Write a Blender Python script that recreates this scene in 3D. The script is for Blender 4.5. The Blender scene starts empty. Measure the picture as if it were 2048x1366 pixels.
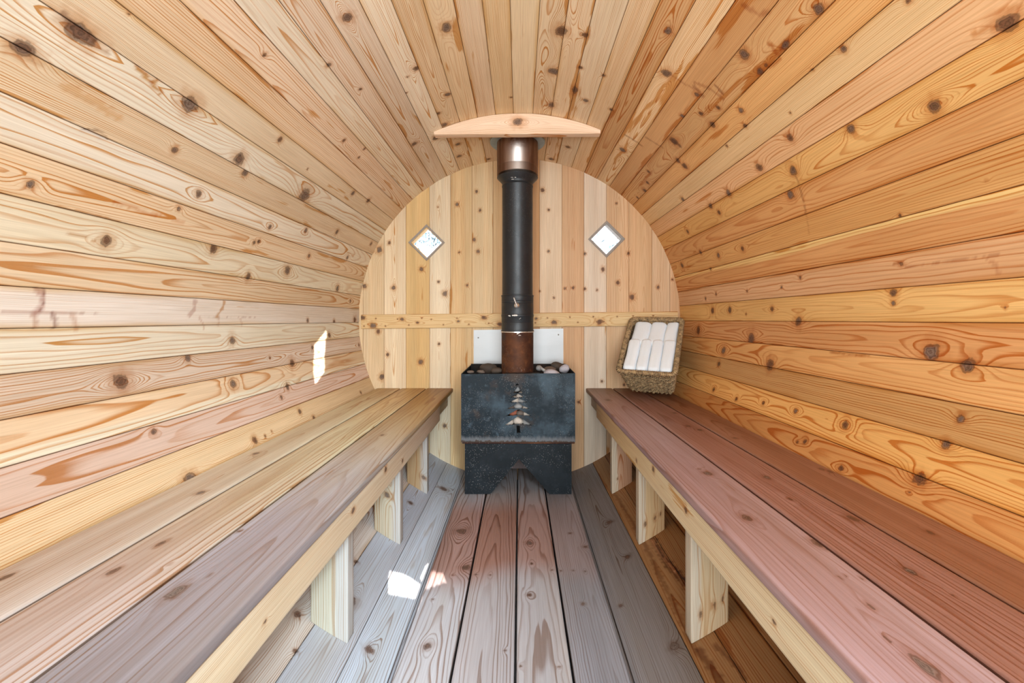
import bpy, bmesh, math, random
import numpy as np
from mathutils import Vector, Matrix

random.seed(7)
PI = math.pi
S = bpy.context.scene
COL = S.collection

# ------------------------------------------------------------------ place
R = 0.88                 # inner radius of the barrel, axis along +Y at z = R
F = 853.33               # focal length in pixels of the 2048 px wide frame
CX, CY = 1039.0, 639.0   # where the barrel axis falls in the frame
D = F * R / 321.0        # distance of the end wall
YF = -1.05               # front wall
BENCH_Z = 0.504
FLOOR_Z = 0.076


def P(px, py, y):
    return Vector(((px - CX) / F * y, y, R - (py - CY) / F * y))


def shell_pt(px, py, rad=R):
    dx, dy = px - CX, CY - py
    rr = math.hypot(dx, dy)
    y = F * rad / rr
    return math.atan2(dy, dx) % (2 * PI), y, y / F      # angle, depth, metres per pixel


def srgb(r, g, b):
    def f(c):
        c /= 255.0
        return c / 12.92 if c <= 0.04045 else ((c + 0.055) / 1.055) ** 2.4
    return np.array([f(r), f(g), f(b)])


# ------------------------------------------------------------------ numpy noise
def _hash(ix, iy, seed):
    h = (ix.astype(np.int64) * 374761393 + iy.astype(np.int64) * 668265263 + int(seed) * 1274126177) & 0xFFFFFFFF
    h = ((h ^ (h >> 13)) * 1274126177) & 0xFFFFFFFF
    h = h ^ (h >> 16)
    return (h & 0xFFFFFF).astype(np.float64) / 0xFFFFFF


def vnoise(x, y, seed):
    x, y = np.broadcast_arrays(np.asarray(x, float), np.asarray(y, float))
    ix, iy = np.floor(x), np.floor(y)
    fx, fy = x - ix, y - iy
    fx = fx * fx * (3 - 2 * fx)
    fy = fy * fy * (3 - 2 * fy)
    a = _hash(ix, iy, seed); b = _hash(ix + 1, iy, seed)
    c = _hash(ix, iy + 1, seed); d = _hash(ix + 1, iy + 1, seed)
    return (a * (1 - fx) + b * fx) * (1 - fy) + (c * (1 - fx) + d * fx) * fy - 0.5


def sstep(a, b, x):
    t = np.clip((x - a) / (b - a), 0, 1)
    return t * t * (3 - 2 * t)


# ------------------------------------------------------------------ object helpers
def tag(o, label=None, cat=None, group=None, kind=None):
    if label: o['label'] = label
    if cat: o['category'] = cat
    if group: o['group'] = group
    if kind: o['kind'] = kind
    return o


def empty(name, loc=(0, 0, 0)):
    o = bpy.data.objects.new(name, None)
    o.empty_display_size = 0.05
    o.location = loc
    COL.objects.link(o)
    return o


def link_mesh(name, me, mat, parent=None, smooth=False):
    o = bpy.data.objects.new(name, me)
    COL.objects.link(o)
    if mat: me.materials.append(mat)
    if parent:
        o.parent = parent
        bpy.context.view_layer.update()
        o.matrix_parent_inverse = parent.matrix_world.inverted()
    if smooth:
        me.polygons.foreach_set('use_smooth', [True] * len(me.polygons))
    return o


def obj_bm(name, bm, mat, parent=None, smooth=False):
    me = bpy.data.meshes.new(name)
    bmesh.ops.recalc_face_normals(bm, faces=bm.faces)
    bm.to_mesh(me); bm.free()
    return link_mesh(name, me, mat, parent, smooth)


def centre(o):
    """move a mesh object's origin to the middle of its base, geometry stays"""
    me = o.data
    n = len(me.vertices)
    co = np.empty(n * 3); me.vertices.foreach_get('co', co); co = co.reshape(-1, 3)
    c = np.array([co[:, 0].mean(), co[:, 1].mean(), co[:, 2].min()])
    co -= c
    me.vertices.foreach_set('co', co.ravel())
    o.location = Vector(c) + o.location
    return o


# ------------------------------------------------------------------ wood meshes
class Wood:
    """collects planks of wood with per-vertex growth-ring fields and builds one mesh"""
    def __init__(self):
        self.co, self.fa, self.tint, self.wd, self.par, self.uvw, self.gray, self.kt = [], [], [], [], [], [], [], []
        self.n = 0

    def add(self, co, faces, u, v, w, ed, spec, knots):
        seed = spec['seed']
        rng = random.Random(seed)
        vw = v + 0.0035 * vnoise(u * 3.1, v * 14, seed) * 2 + 0.0012 * vnoise(u * 17, v * 60, seed + 1) * 2
        h = spec['h0'] + spec['slope'] * (u - spec['u0']) + spec['wav'] * 2 * vnoise(u * 1.6, v * 2, seed + 2) + w
        h = np.sqrt(h * h + 0.0015 ** 2)
        g = np.sqrt((vw - spec['v0']) ** 2 + h * h) / spec['ring']
        kd = np.full(u.shape, 6.0); kt = np.zeros(u.shape)
        for (ku, kv, kr, el) in knots:
            du, dv = (u - ku), (v - kv)
            near = (np.abs(du) < kr * 14 * el) & (np.abs(dv) < kr * 10)
            if not near.any(): continue
            b = np.exp(-((du / (3.4 * kr * el)) ** 2 + (dv / (2.1 * kr)) ** 2))
            g = g + b * (2.1 * kr / spec['ring']) * (1 if kv >= spec['v0'] else -1) * (1 if rng.random() < .8 else -1)
            kk = np.sqrt((du / (kr * el)) ** 2 + (dv / kr) ** 2)
            kk = kk * (1 + .5 * vnoise(du / kr * 1.3 + 9 * ku, dv / kr * 1.3 + 7 * kv, seed + 5))
            kt = np.where(kk < kd, rng.choice((0., 0., .25, .6, 1.)), kt)
            kd = np.minimum(kd, kk)
        tint = spec['tint']
        broad = (vnoise(u * 1.1, v * 9, seed + 28) + .5 * vnoise(u * 4, v * 30, seed + 29))[:, None]
        if callable(tint):
            t = tint(u, v, co)
        else:
            t = np.repeat(np.asarray(tint, float)[None, :], len(u), 0)
        t = t * (1 + broad * np.array([[.20, .28, .40]]))
        if spec.get('sap'):
            s0, s1, sc = spec['sap']
            m = sstep(s0, s1, v + 0.006 * vnoise(u * 2, v * 4, seed + 8) * 2)[:, None]
            t = t * (1 - m) + np.asarray(sc)[None, :] * m
        t = .96 * np.power(np.maximum(t, 0), spec.get('ex', .80)) * np.array(spec.get('hue', (.97, 1.05, .95)))
        self.co.append(co); self.fa.append(np.asarray(faces, np.int64) + self.n)
        self.tint.append(t)
        self.wd.append(np.stack([g, np.minimum(kd, 6), ed], 1))
        g += .8 * vnoise(u * 4, v * 55, seed + 21) + .35 * vnoise(u * 11, v * 120, seed + 22)
        self.wd[-1][:, 0] = g
        lcv = spec['lc'] * (.95 + .9 * vnoise(u * 1.7, v * 18, seed + 23) + .4 * vnoise(u * 5, v * 40, seed + 24))
        st = .5 + .75 * vnoise(u * 3.0, v * 30, seed + 25) + .42 * vnoise(u * 7, v * 75, seed + 26) + .22 * vnoise(u * 18, v * 160, seed + 27)
        st += .10 * (1 - sstep(0, .014, ed)) - (.97 - .20 * spec['sk'])
        self.par.append(np.stack([np.maximum(lcv, 0), st, np.full(len(u), (seed % 97) * 0.371)], 1))
        self.uvw.append(np.stack([u, v, w], 1)); self.kt.append(kt)
        gr = spec.get('gray', 0.0)
        self.gray.append(np.full(len(u), gr) if not callable(gr) else gr(u, v, co))
        self.n += len(u)

    def build(self, name, mat, parent=None, smooth=True):
        co = np.concatenate(self.co); fa = np.concatenate(self.fa)
        me = bpy.data.meshes.new(name)
        nf = len(fa)
        me.vertices.add(len(co)); me.vertices.foreach_set('co', co.astype(np.float32).ravel())
        me.loops.add(nf * 4); me.loops.foreach_set('vertex_index', fa.astype(np.int32).ravel())
        me.polygons.add(nf)
        me.polygons.foreach_set('loop_start', np.arange(0, nf * 4, 4, dtype=np.int32))
        if smooth:
            me.polygons.foreach_set('use_smooth', np.ones(nf, dtype=bool))
        me.update(calc_edges=True)
        a = me.attributes.new('tint', 'FLOAT_VECTOR', 'POINT'); a.data.foreach_set('vector', np.concatenate(self.tint).astype(np.float32).ravel())
        a = me.attributes.new('wd', 'FLOAT_VECTOR', 'POINT'); a.data.foreach_set('vector', np.concatenate(self.wd).astype(np.float32).ravel())
        a = me.attributes.new('par', 'FLOAT_VECTOR', 'POINT'); a.data.foreach_set('vector', np.concatenate(self.par).astype(np.float32).ravel())
        a = me.attributes.new('uvw', 'FLOAT_VECTOR', 'POINT'); a.data.foreach_set('vector', np.concatenate(self.uvw).astype(np.float32).ravel())
        a = me.attributes.new('gray', 'FLOAT', 'POINT'); a.data.foreach_set('value', np.concatenate(self.gray).astype(np.float32))
        a = me.attributes.new('kt', 'FLOAT', 'POINT'); a.data.foreach_set('value', np.concatenate(self.kt).astype(np.float32))
        return link_mesh(name, me, mat, parent)


def spec(seed, tint, ring=.0045, v0=None, slope=None, h0=None, lc=.8, sk=.25, wav=.012, **kw):
    r = random.Random(seed * 13 + 5)
    flat = r.random() < kw.pop('flat', .6)
    d = dict(seed=seed, tint=tint, ring=ring * r.uniform(.75, 1.4), lc=lc * r.uniform(.75, 1.25), sk=sk, wav=wav,
             v0=(r.uniform(-.02, .02) if flat else r.choice((-1, 1)) * r.uniform(.06, .14)) if v0 is None else v0,
             slope=(r.choice((-1, 1)) * r.uniform(.012, .035)) if slope is None else slope,
             u0=r.uniform(0.0, 1.6), h0=(0.004 if flat else .03) if h0 is None else h0)
    d.update(kw)
    return d


def grid_faces(nu, nv, close=False):
    i = np.arange(nu - 1)[:, None]; j = np.arange(nv if close else nv - 1)[None, :]
    j2 = (j + 1) % nv
    a = i * nv + j; b = i * nv + j2; c = (i + 1) * nv + j2; d = (i + 1) * nv + j
    return np.stack([a, b, c, d], -1).reshape(-1, 4)


def plank(W, origin, U, V, N, L, wid, thk, sp, knots=(), du=.007, dv=.006, rad=.003, remap=None, u_off=0.0, dark=()):
    """solid board: length along U, width along V, N = outward normal of its seen face; origin = middle of the seen
    face at u=0"""
    origin, U, V, N = (np.array(x, float) for x in (origin, U, V, N))
    nu = max(3, int(L / du) + 1); us = np.linspace(0, L, nu)
    us = np.concatenate([[0.0], us[:1] + rad * .5, us[1:-1], us[-1:] - rad * .5, [L]])
    nv = max(3, int(wid / dv) + 1)
    hw = wid / 2
    top = [(x, 0.0) for x in np.linspace(-hw + rad, hw - rad, nv)]
    nt = max(2, int(thk / (dv * 1.5)) + 1)
    right = [(hw - rad * .3, -rad * .3)] + [(hw, y) for y in np.linspace(-rad, -thk + rad, nt)] + [(hw - rad * .3, -thk + rad * .3)]
    bot = [(x, -thk) for x in np.linspace(hw - rad, -hw + rad, nv)]
    left = [(-hw + rad * .3, -thk + rad * .3)] + [(-hw, y) for y in np.linspace(-thk + rad, -rad, nt)] + [(-hw + rad * .3, -rad * .3)]
    loop = np.array(top + right + bot + left)
    m = len(loop)
    uu = np.repeat(us, m); vv = np.tile(loop[:, 0], len(us)); ww = np.tile(loop[:, 1], len(us))
    # ease the ends
    e = np.ones(len(us)); e[0] = e[-1] = 1 - rad / max(wid, .01)
    k = np.repeat(e, m)
    co = origin + uu[:, None] * U + (vv * k)[:, None] * V + (ww * k)[:, None] * N
    fa = [grid_faces(len(us), m, True)]
    # end caps: grid between top row and bottom row
    for row, flip in ((0, False), (len(us) - 1, True)):
        b = row * m
        t = np.arange(nv); bo = nv + len(right) + (nv - 1 - t)
        q = np.stack([b + t[:-1], b + bo[:-1], b + bo[1:], b + t[1:]], 1)
        if flip: q = q[:, ::-1]
        fa.append(q)
        rr = [nv - 1] + list(range(nv, nv + len(right))) + [nv + len(right)]
        for i in range(len(rr) // 2 - 1 + (len(rr) % 2)):
            a0, a1, c1, c0 = rr[i], rr[i + 1], rr[-2 - i], rr[-1 - i]
            if len({a0, a1, c1, c0}) == 4: fa.append(np.array([[b + a0, b + c0, b + c1, b + a1]] if not flip else [[b + a1, b + c1, b + c0, b + a0]]))
        ll = [nv + len(right) + nv - 1] + list(range(nv + len(right) + nv, m)) + [0]
        for i in range(len(ll) // 2 - 1 + (len(ll) % 2)):
            a0, a1, c1, c0 = ll[i], ll[i + 1], ll[-2 - i], ll[-1 - i]
            if len({a0, a1, c1, c0}) == 4: fa.append(np.array([[b + a0, b + c0, b + c1, b + a1]] if not flip else [[b + a1, b + c1, b + c0, b + a0]]))
    if remap: co = remap(co, uu, vv, ww)
    ed = np.full(len(uu), .02)
    for sd in dark: ed[(vv * sd > hw - rad * .8) & (ww < -rad * .6)] = 0  # gap shade painted onto the side faces between boards
    W.add(co, np.concatenate(fa), uu + u_off, vv, ww, ed, sp, knots)


# ------------------------------------------------------------------ node helpers
class NT:
    def __init__(self, name):
        self.m = bpy.data.materials.new(name)
        self.m.use_nodes = True
        self.t = self.m.node_tree
        self.t.nodes.clear()
        self.out = self.t.nodes.new('ShaderNodeOutputMaterial')
        self.b = self.t.nodes.new('ShaderNodeBsdfPrincipled')
        self.t.links.new(self.b.outputs[0], self.out.inputs[0])

    def put(self, sock, val):
        if isinstance(val, bpy.types.NodeSocket): self.t.links.new(val, sock)
        elif val is not None:
            if hasattr(sock.default_value, '__len__') and not hasattr(val, '__len__'): val = (val,) * len(sock.default_value)
            if hasattr(val, '__len__') and len(sock.default_value) == 4 and len(val) == 3: val = tuple(val) + (1,)
            sock.default_value = val

    def math(self, op, a, b=None, c=None, clamp=False):
        n = self.t.nodes.new('ShaderNodeMath'); n.operation = op; n.use_clamp = clamp
        for i, x in enumerate((a, b, c)): self.put(n.inputs[i], x) if x is not None else None
        return n.outputs[0]

    def vmath(self, op, a, b=None):
        n = self.t.nodes.new('ShaderNodeVectorMath'); n.operation = op
        self.put(n.inputs[0], a)
        if b is not None: self.put(n.inputs[1], b)
        return n.outputs[0]

    def ss(self, x, a, b, lo=0.0, hi=1.0):
        n = self.t.nodes.new('ShaderNodeMapRange'); n.interpolation_type = 'SMOOTHSTEP'
        self.put(n.inputs[0], x); self.put(n.inputs[1], a); self.put(n.inputs[2], b); self.put(n.inputs[3], lo); self.put(n.inputs[4], hi)
        return n.outputs[0]

    def mix(self, f, a, b, mode='MIX'):
        n = self.t.nodes.new('ShaderNodeMix'); n.data_type = 'RGBA'; n.blend_type = mode
        self.put(n.inputs[0], f); self.put(n.inputs[6], a); self.put(n.inputs[7], b)
        return n.outputs[2]

    def attr(self, name, out='Vector'):
        n = self.t.nodes.new('ShaderNodeAttribute'); n.attribute_name = name
        return n.outputs[out]

    def sep(self, v):
        n = self.t.nodes.new('ShaderNodeSeparateXYZ'); self.put(n.inputs[0], v)
        return n.outputs

    def comb(self, x, y, z):
        n = self.t.nodes.new('ShaderNodeCombineXYZ')
        for i, q in enumerate((x, y, z)): self.put(n.inputs[i], q)
        return n.outputs[0]

    def noise(self, vec, scale=1.0, detail=2.0, rough=.5, dist=0.0):
        n = self.t.nodes.new('ShaderNodeTexNoise')
        if vec is not None: self.put(n.inputs['Vector'], vec)
        n.inputs['Scale'].default_value = scale; n.inputs['Detail'].default_value = detail
        n.inputs['Roughness'].default_value = rough; n.inputs['Distortion'].default_value = dist
        return n.outputs[0]

    def white(self, vec):
        n = self.t.nodes.new('ShaderNodeTexWhiteNoise'); n.noise_dimensions = '3D'
        self.put(n.inputs['Vector'], vec)
        return n.outputs[0]

    def voro(self, vec, scale):
        n = self.t.nodes.new('ShaderNodeTexVoronoi'); self.put(n.inputs['Vector'], vec); n.inputs['Scale'].default_value = scale
        return n.outputs

    def coord(self, which='Object'):
        n = self.t.nodes.new('ShaderNodeTexCoord'); return n.outputs[which]

    def bump(self, h, strength=.2, dist=.002):
        n = self.t.nodes.new('ShaderNodeBump'); n.inputs['Strength'].default_value = strength; n.inputs['Distance'].default_value = dist
        self.put(n.inputs['Height'], h)
        self.t.links.new(n.outputs[0], self.b.inputs['Normal'])

    def set(self, **kw):
        for k, v in kw.items(): self.put(self.b.inputs[k.replace('_', ' ')], v)
        return self.m


def wood_material(name, rough=.5, spec_lv=.3):
    n = NT(name)
    tint = n.attr('tint'); wd = n.sep(n.attr('wd')); par = n.sep(n.attr('par')); uvw = n.attr('uvw'); gray = n.attr('gray', 'Fac')
    g, kd, ed = wd[0], wd[1], wd[2]
    lc, st, seed = par[0], par[1], par[2]
    P3 = n.vmath('ADD', uvw, n.comb(seed, n.math('MULTIPLY', seed, 1.7), seed))
    fr = n.math('FRACT', g)
    rid = n.math('FLOOR', g)
    line = n.math('MULTIPLY', n.ss(fr, .52, .93), n.math('SUBTRACT', 1.0, n.ss(fr, .93, 1.0)))
    rv = n.white(n.comb(rid, seed, 3.3))
    strength = n.math('MULTIPLY', lc, n.math('ADD', .30, n.math('MULTIPLY', 1.65, n.math('POWER', rv, 1.6))))
    lf = n.math('MULTIPLY', line, strength, clamp=True)
    dark = n.mix(gray, (.68, .37, .14), (.52, .44, .42))
    c = n.mix(lf, tint, n.mix(1.0, tint, dark, 'MULTIPLY'))
    fib = n.noise(n.vmath('MULTIPLY', P3, (8, 380, 380)), 1, 1, .6)
    c = n.mix(1.0, c, n.mix(fib, (.82, .79, .75), (1.17, 1.19, 1.22)), 'MULTIPLY')
    # resin coloured streaks, frayed across the grain
    stf = n.math('ADD', st, n.math('MULTIPLY', n.math('SUBTRACT', fib, .5), .28))
    stm = n.math('MULTIPLY', n.ss(stf, 0.0, .05), n.math('SUBTRACT', 1.0, gray))
    c = n.mix(n.math('MULTIPLY', stm, .85), c, n.mix(1.0, c, (.70, .42, .15), 'MULTIPLY'))
    # knots
    kn = n.noise(n.vmath('MULTIPLY', P3, (120, 120, 120)), 1, 2, .6)
    kk = n.math('ADD', kd, n.math('MULTIPLY', n.math('SUBTRACT', kn, .5), .7))
    halo = n.math('MULTIPLY', n.math('SUBTRACT', 1.0, n.ss(kk, .9, 2.8)), n.math('ADD', .25, n.math('MULTIPLY', kn, .6)))
    c = n.mix(halo, c, n.mix(1.0, c, n.mix(gray, (.66, .38, .18), (.62, .5, .45)), 'MULTIPLY'))
    kt = n.attr('kt', 'Fac')
    body = n.math('SUBTRACT', 1.0, n.ss(kk, .62, 1.05))
    rings = n.math('SINE', n.math('MULTIPLY', kk, 19))
    kc = n.mix(n.math('ADD', n.math('MULTIPLY', rings, .2), n.math('MULTIPLY', kn, .9), clamp=True), (.030, .013, .008), n.mix(kt, (.20, .085, .045), (.26, .20, .17)))
    c = n.mix(n.math('MULTIPLY', body, .88), c, kc)
    rim = n.math('MULTIPLY', n.ss(kk, .70, .95), n.math('SUBTRACT', 1.0, n.ss(kk, .98, 1.25)))
    c = n.mix(n.math('MULTIPLY', rim, .6), c, (.07, .03, .016))
    # joints
    c = n.mix(n.ss(ed, 0.0, .0016, .8, 0.0), c, n.mix(1.0, c, (.26, .15, .08), 'MULTIPLY'))
    return n.set(Base_Color=c, Roughness=rough, Specular_IOR_Level=spec_lv)


M_CEDAR = wood_material('cedar_stave_wood', .55, .22)
M_BENCH = wood_material('bench_cedar_wood', .42, .32)
M_FLOOR = wood_material('weathered_floor_wood', .5, .25)


def steel_material(name, base, light, rust, rough=.5, metal=.35, rust_z=None, speck=1.0, spec_lv=.22):
    n = NT(name)
    p = n.coord('Object')
    big = n.noise(p, 7, 5, .62)
    med = n.noise(p, 34, 4, .65)
    c = n.mix(n.ss(big, .40, .72), base, light)
    c = n.mix(n.ss(med, .52, .75, 0, .55), c, tuple(x * 1.5 for x in light))
    c = n.mix(n.ss(n.noise(n.vmath('ADD', p, (3, 1, 2)), 9, 4, .6), .58, .74, 0, .75), c, rust)
    sp = n.voro(p, 150)[0]
    on = n.ss(n.noise(p, 11, 3), .42, .6)
    sm = n.math('MULTIPLY', n.math('MULTIPLY', n.math('SUBTRACT', 1.0, n.ss(sp, .10, .24)), on), speck)
    c = n.mix(sm, c, (.42, .40, .38))
    if rust_z is not None:
        z = n.sep(p)[2]
        lo, hi = rust_z
        wob = n.math('ADD', z, n.math('MULTIPLY', n.math('SUBTRACT', n.noise(n.vmath('MULTIPLY', p, (60, 60, 12)), 1, 4, .7), .5), .035))
        c = n.mix(n.ss(wob, hi + .020, lo + .008, 0, .45), c, (.26, .26, .27))
        c = n.mix(n.ss(wob, hi - .004, lo, 0, .95), c, rust)
    n.bump(med, .12, .002)
    return n.set(Base_Color=c, Roughness=n.math('ADD', rough - .12, n.math('MULTIPLY', med, .3)), Metallic=metal, Specular_IOR_Level=spec_lv)


M_STOVE = steel_material('blued_stove_steel', (.009, .015, .021), (.052, .078, .100), (.060, .038, .026), .50, .15, rust_z=(.324, .333), speck=.45)
M_STAND = steel_material('black_stand_steel', (.008, .011, .014), (.016, .021, .026), (.020, .016, .014), .5, .1, speck=.7)
M_INNER = steel_material('sooty_inner_steel', (.012, .010, .009), (.03, .024, .02), (.06, .03, .018), .7, .1, speck=.1)
M_APRON = steel_material('brown_apron_steel', (.12, .085, .08), (.18, .14, .13), (.14, .08, .06), .6, .1, speck=.2)
M_PIPE = steel_material('black_pipe_enamel', (.010, .012, .015), (.014, .017, .021), (.014, .016, .019), .42, 0.0, speck=.18, spec_lv=.5)
M_RUST = steel_material('rusted_pipe_steel', (.040, .014, .009), (.125, .046, .018), (.030, .030, .032), .6, .1, speck=.6)


def collar_material():
    n = NT('heat_browned_stainless')
    p = n.coord('Object'); x, y, z = n.sep(p)
    v = n.noise(n.vmath('MULTIPLY', p, (26, 26, 3)), 1, 4, .6)
    c = n.mix(n.ss(v, .35, .7), (.15, .075, .045), (.30, .18, .12))
    pale_mid = n.math('MULTIPLY', n.ss(n.math('ADD', z, n.math('MULTIPLY', n.math('SUBTRACT', n.noise(p, 60, 3), .5), .06)), 1.73, 1.66), .75)  # paler low down and along the middle of the collar
    c = n.mix(n.math('MULTIPLY', pale_mid, n.ss(n.math('ABSOLUTE', n.math('SUBTRACT', x, .0)), .07, .0)), c, (.62, .56, .52))
    return n.set(Base_Color=c, Metallic=.8, Roughness=n.math('ADD', .34, n.math('MULTIPLY', v, .15)))


M_COLLAR = collar_material()
n = NT('galvanised_flange'); M_GALV = n.set(Base_Color=n.mix(n.noise(n.coord(), 30, 3), (.20, .29, .34), (.36, .46, .52)), Metallic=.4, Roughness=.4)
n = NT('chrome_key'); M_CHROME = n.set(Base_Color=(.75, .75, .74), Metallic=.9, Roughness=n.math('ADD', .2, n.math('MULTIPLY', n.noise(n.coord(), 200, 2), .2)))
n = NT('white_scale'); M_SCALE = n.set(Base_Color=n.mix(n.noise(n.coord(), 300, 2), (.55, .50, .45), (.85, .82, .78)), Roughness=.9)
n = NT('dull_aluminium_plate')
_p = n.coord()
M_PLATE = n.set(Base_Color=n.mix(n.noise(n.vmath('MULTIPLY', _p, (5, 5, 16)), 1, 4, .6), (.40, .40, .40), (.50, .50, .50)), Metallic=.3, Roughness=.45)
n = NT('dark_screw'); M_SCREW = n.set(Base_Color=n.mix(n.noise(n.coord(), 90, 2), (.10, .08, .06), (.2, .17, .14)), Metallic=.5, Roughness=.5)


def stone_material(name, a, b):
    n = NT(name)
    p = n.coord('Object')
    c = n.mix(n.noise(p, 22, 5, .65), a, b)
    c = n.mix(n.ss(n.noise(p, 160, 3), .6, .72, 0, .5), c, tuple(x * .45 for x in a))
    n.bump(n.noise(p, 120, 4), .3, .002)
    return n.set(Base_Color=c, Roughness=.75)


M_ST = {'dark': stone_material('dark_sooty_stone', (.045, .032, .024), (.095, .066, .048)),
        'grey': stone_material('grey_stone', (.23, .22, .215), (.40, .385, .37)),
        'pale': stone_material('pale_lilac_stone', (.32, .30, .34), (.55, .52, .56)),
        'tan': stone_material('pale_tan_stone', (.50, .40, .33), (.74, .64, .55)),
        'red': stone_material('red_stone', (.30, .075, .04), (.42, .13, .07)),
        'brown': stone_material('brown_stone', (.10, .07, .055), (.20, .15, .12))}

n = NT('seagrass_rope')
_p = n.coord()
_v = n.noise(n.vmath('MULTIPLY', _p, (55, 55, 90)), 1, 4, .7)
_c = n.mix(n.ss(_v, .30, .72), (.085, .045, .018), (.52, .345, .17))
_c = n.mix(n.ss(n.noise(_p, 260, 3, .6), .45, .75, 0, .6), _c, (.62, .45, .25))
n.bump(n.noise(_p, 420, 3), .5, .0015)
M_WICKER = n.set(Base_Color=_c, Roughness=.72)
n = NT('basket_inside'); M_BIN = n.set(Base_Color=n.mix(n.noise(n.coord(), 40, 3), (.05, .03, .015), (.14, .085, .04)), Roughness=.9)
n = NT('white_terry_towel')
_p = n.coord()
n.bump(n.math('ADD', n.noise(_p, 700, 2, .6), n.math('MULTIPLY', n.noise(_p, 26, 3), 2.0)), .35, .0022)
M_TOWEL = n.set(Base_Color=n.mix(n.noise(_p, 420, 2), (.80, .86, .92), (.88, .94, .99)), Roughness=.95, Specular_IOR_Level=.1, Sheen_Weight=.2)

n = NT('window_trim_wood')
_p = n.coord()
M_TRIM = n.set(Base_Color=n.mix(n.noise(n.vmath('MULTIPLY', _p, (40, 40, 40)), 1, 3), (.25, .205, .175), (.42, .36, .31)), Roughness=.45)
n = NT('honey_reveal_wood')
M_REVEAL = n.set(Base_Color=n.mix(n.noise(n.coord(), 60, 3), (.62, .36, .10), (.80, .52, .18)), Roughness=.5)
n = NT('window_glass')
_tr = n.t.nodes.new('ShaderNodeBsdfTransparent'); _gl = n.t.nodes.new('ShaderNodeBsdfGlossy'); _gl.inputs['Roughness'].default_value = .03
_mx = n.t.nodes.new('ShaderNodeMixShader')
_lw = n.t.nodes.new('ShaderNodeLayerWeight'); _lw.inputs[0].default_value = .2
n.t.links.new(n.math('MULTIPLY', _lw.outputs[1], .5), _mx.inputs[0])
n.put(_tr.inputs[0], n.mix(n.noise(n.coord(), 90, 3), (.93, .95, .96), (1, 1, 1)))
n.t.links.new(_tr.outputs[0], _mx.inputs[1]); n.t.links.new(_gl.outputs[0], _mx.inputs[2]); n.t.links.new(_mx.outputs[0], n.out.inputs[0])
M_GLASS = n.m
n = NT('hazy_leaves')
M_LEAF = n.set(Base_Color=n.mix(n.noise(n.coord(), 9, 3), (.05, .10, .135), (.10, .165, .19)), Roughness=.7)
n = NT('tree_bark')
M_BARK = n.set(Base_Color=n.mix(n.noise(n.coord(), 12, 3), (.16, .13, .12), (.32, .28, .25)), Roughness=.9)

# ------------------------------------------------------------------ palette (albedo)
CREAM = srgb(232, 212, 178); PALE = srgb(230, 203, 166); HONEY = srgb(226, 189, 142); ORANGE = srgb(220, 174, 122)
PINK = srgb(218, 184, 156); AMBER = srgb(213, 163, 107); TOAST = srgb(203, 151, 97)

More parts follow.
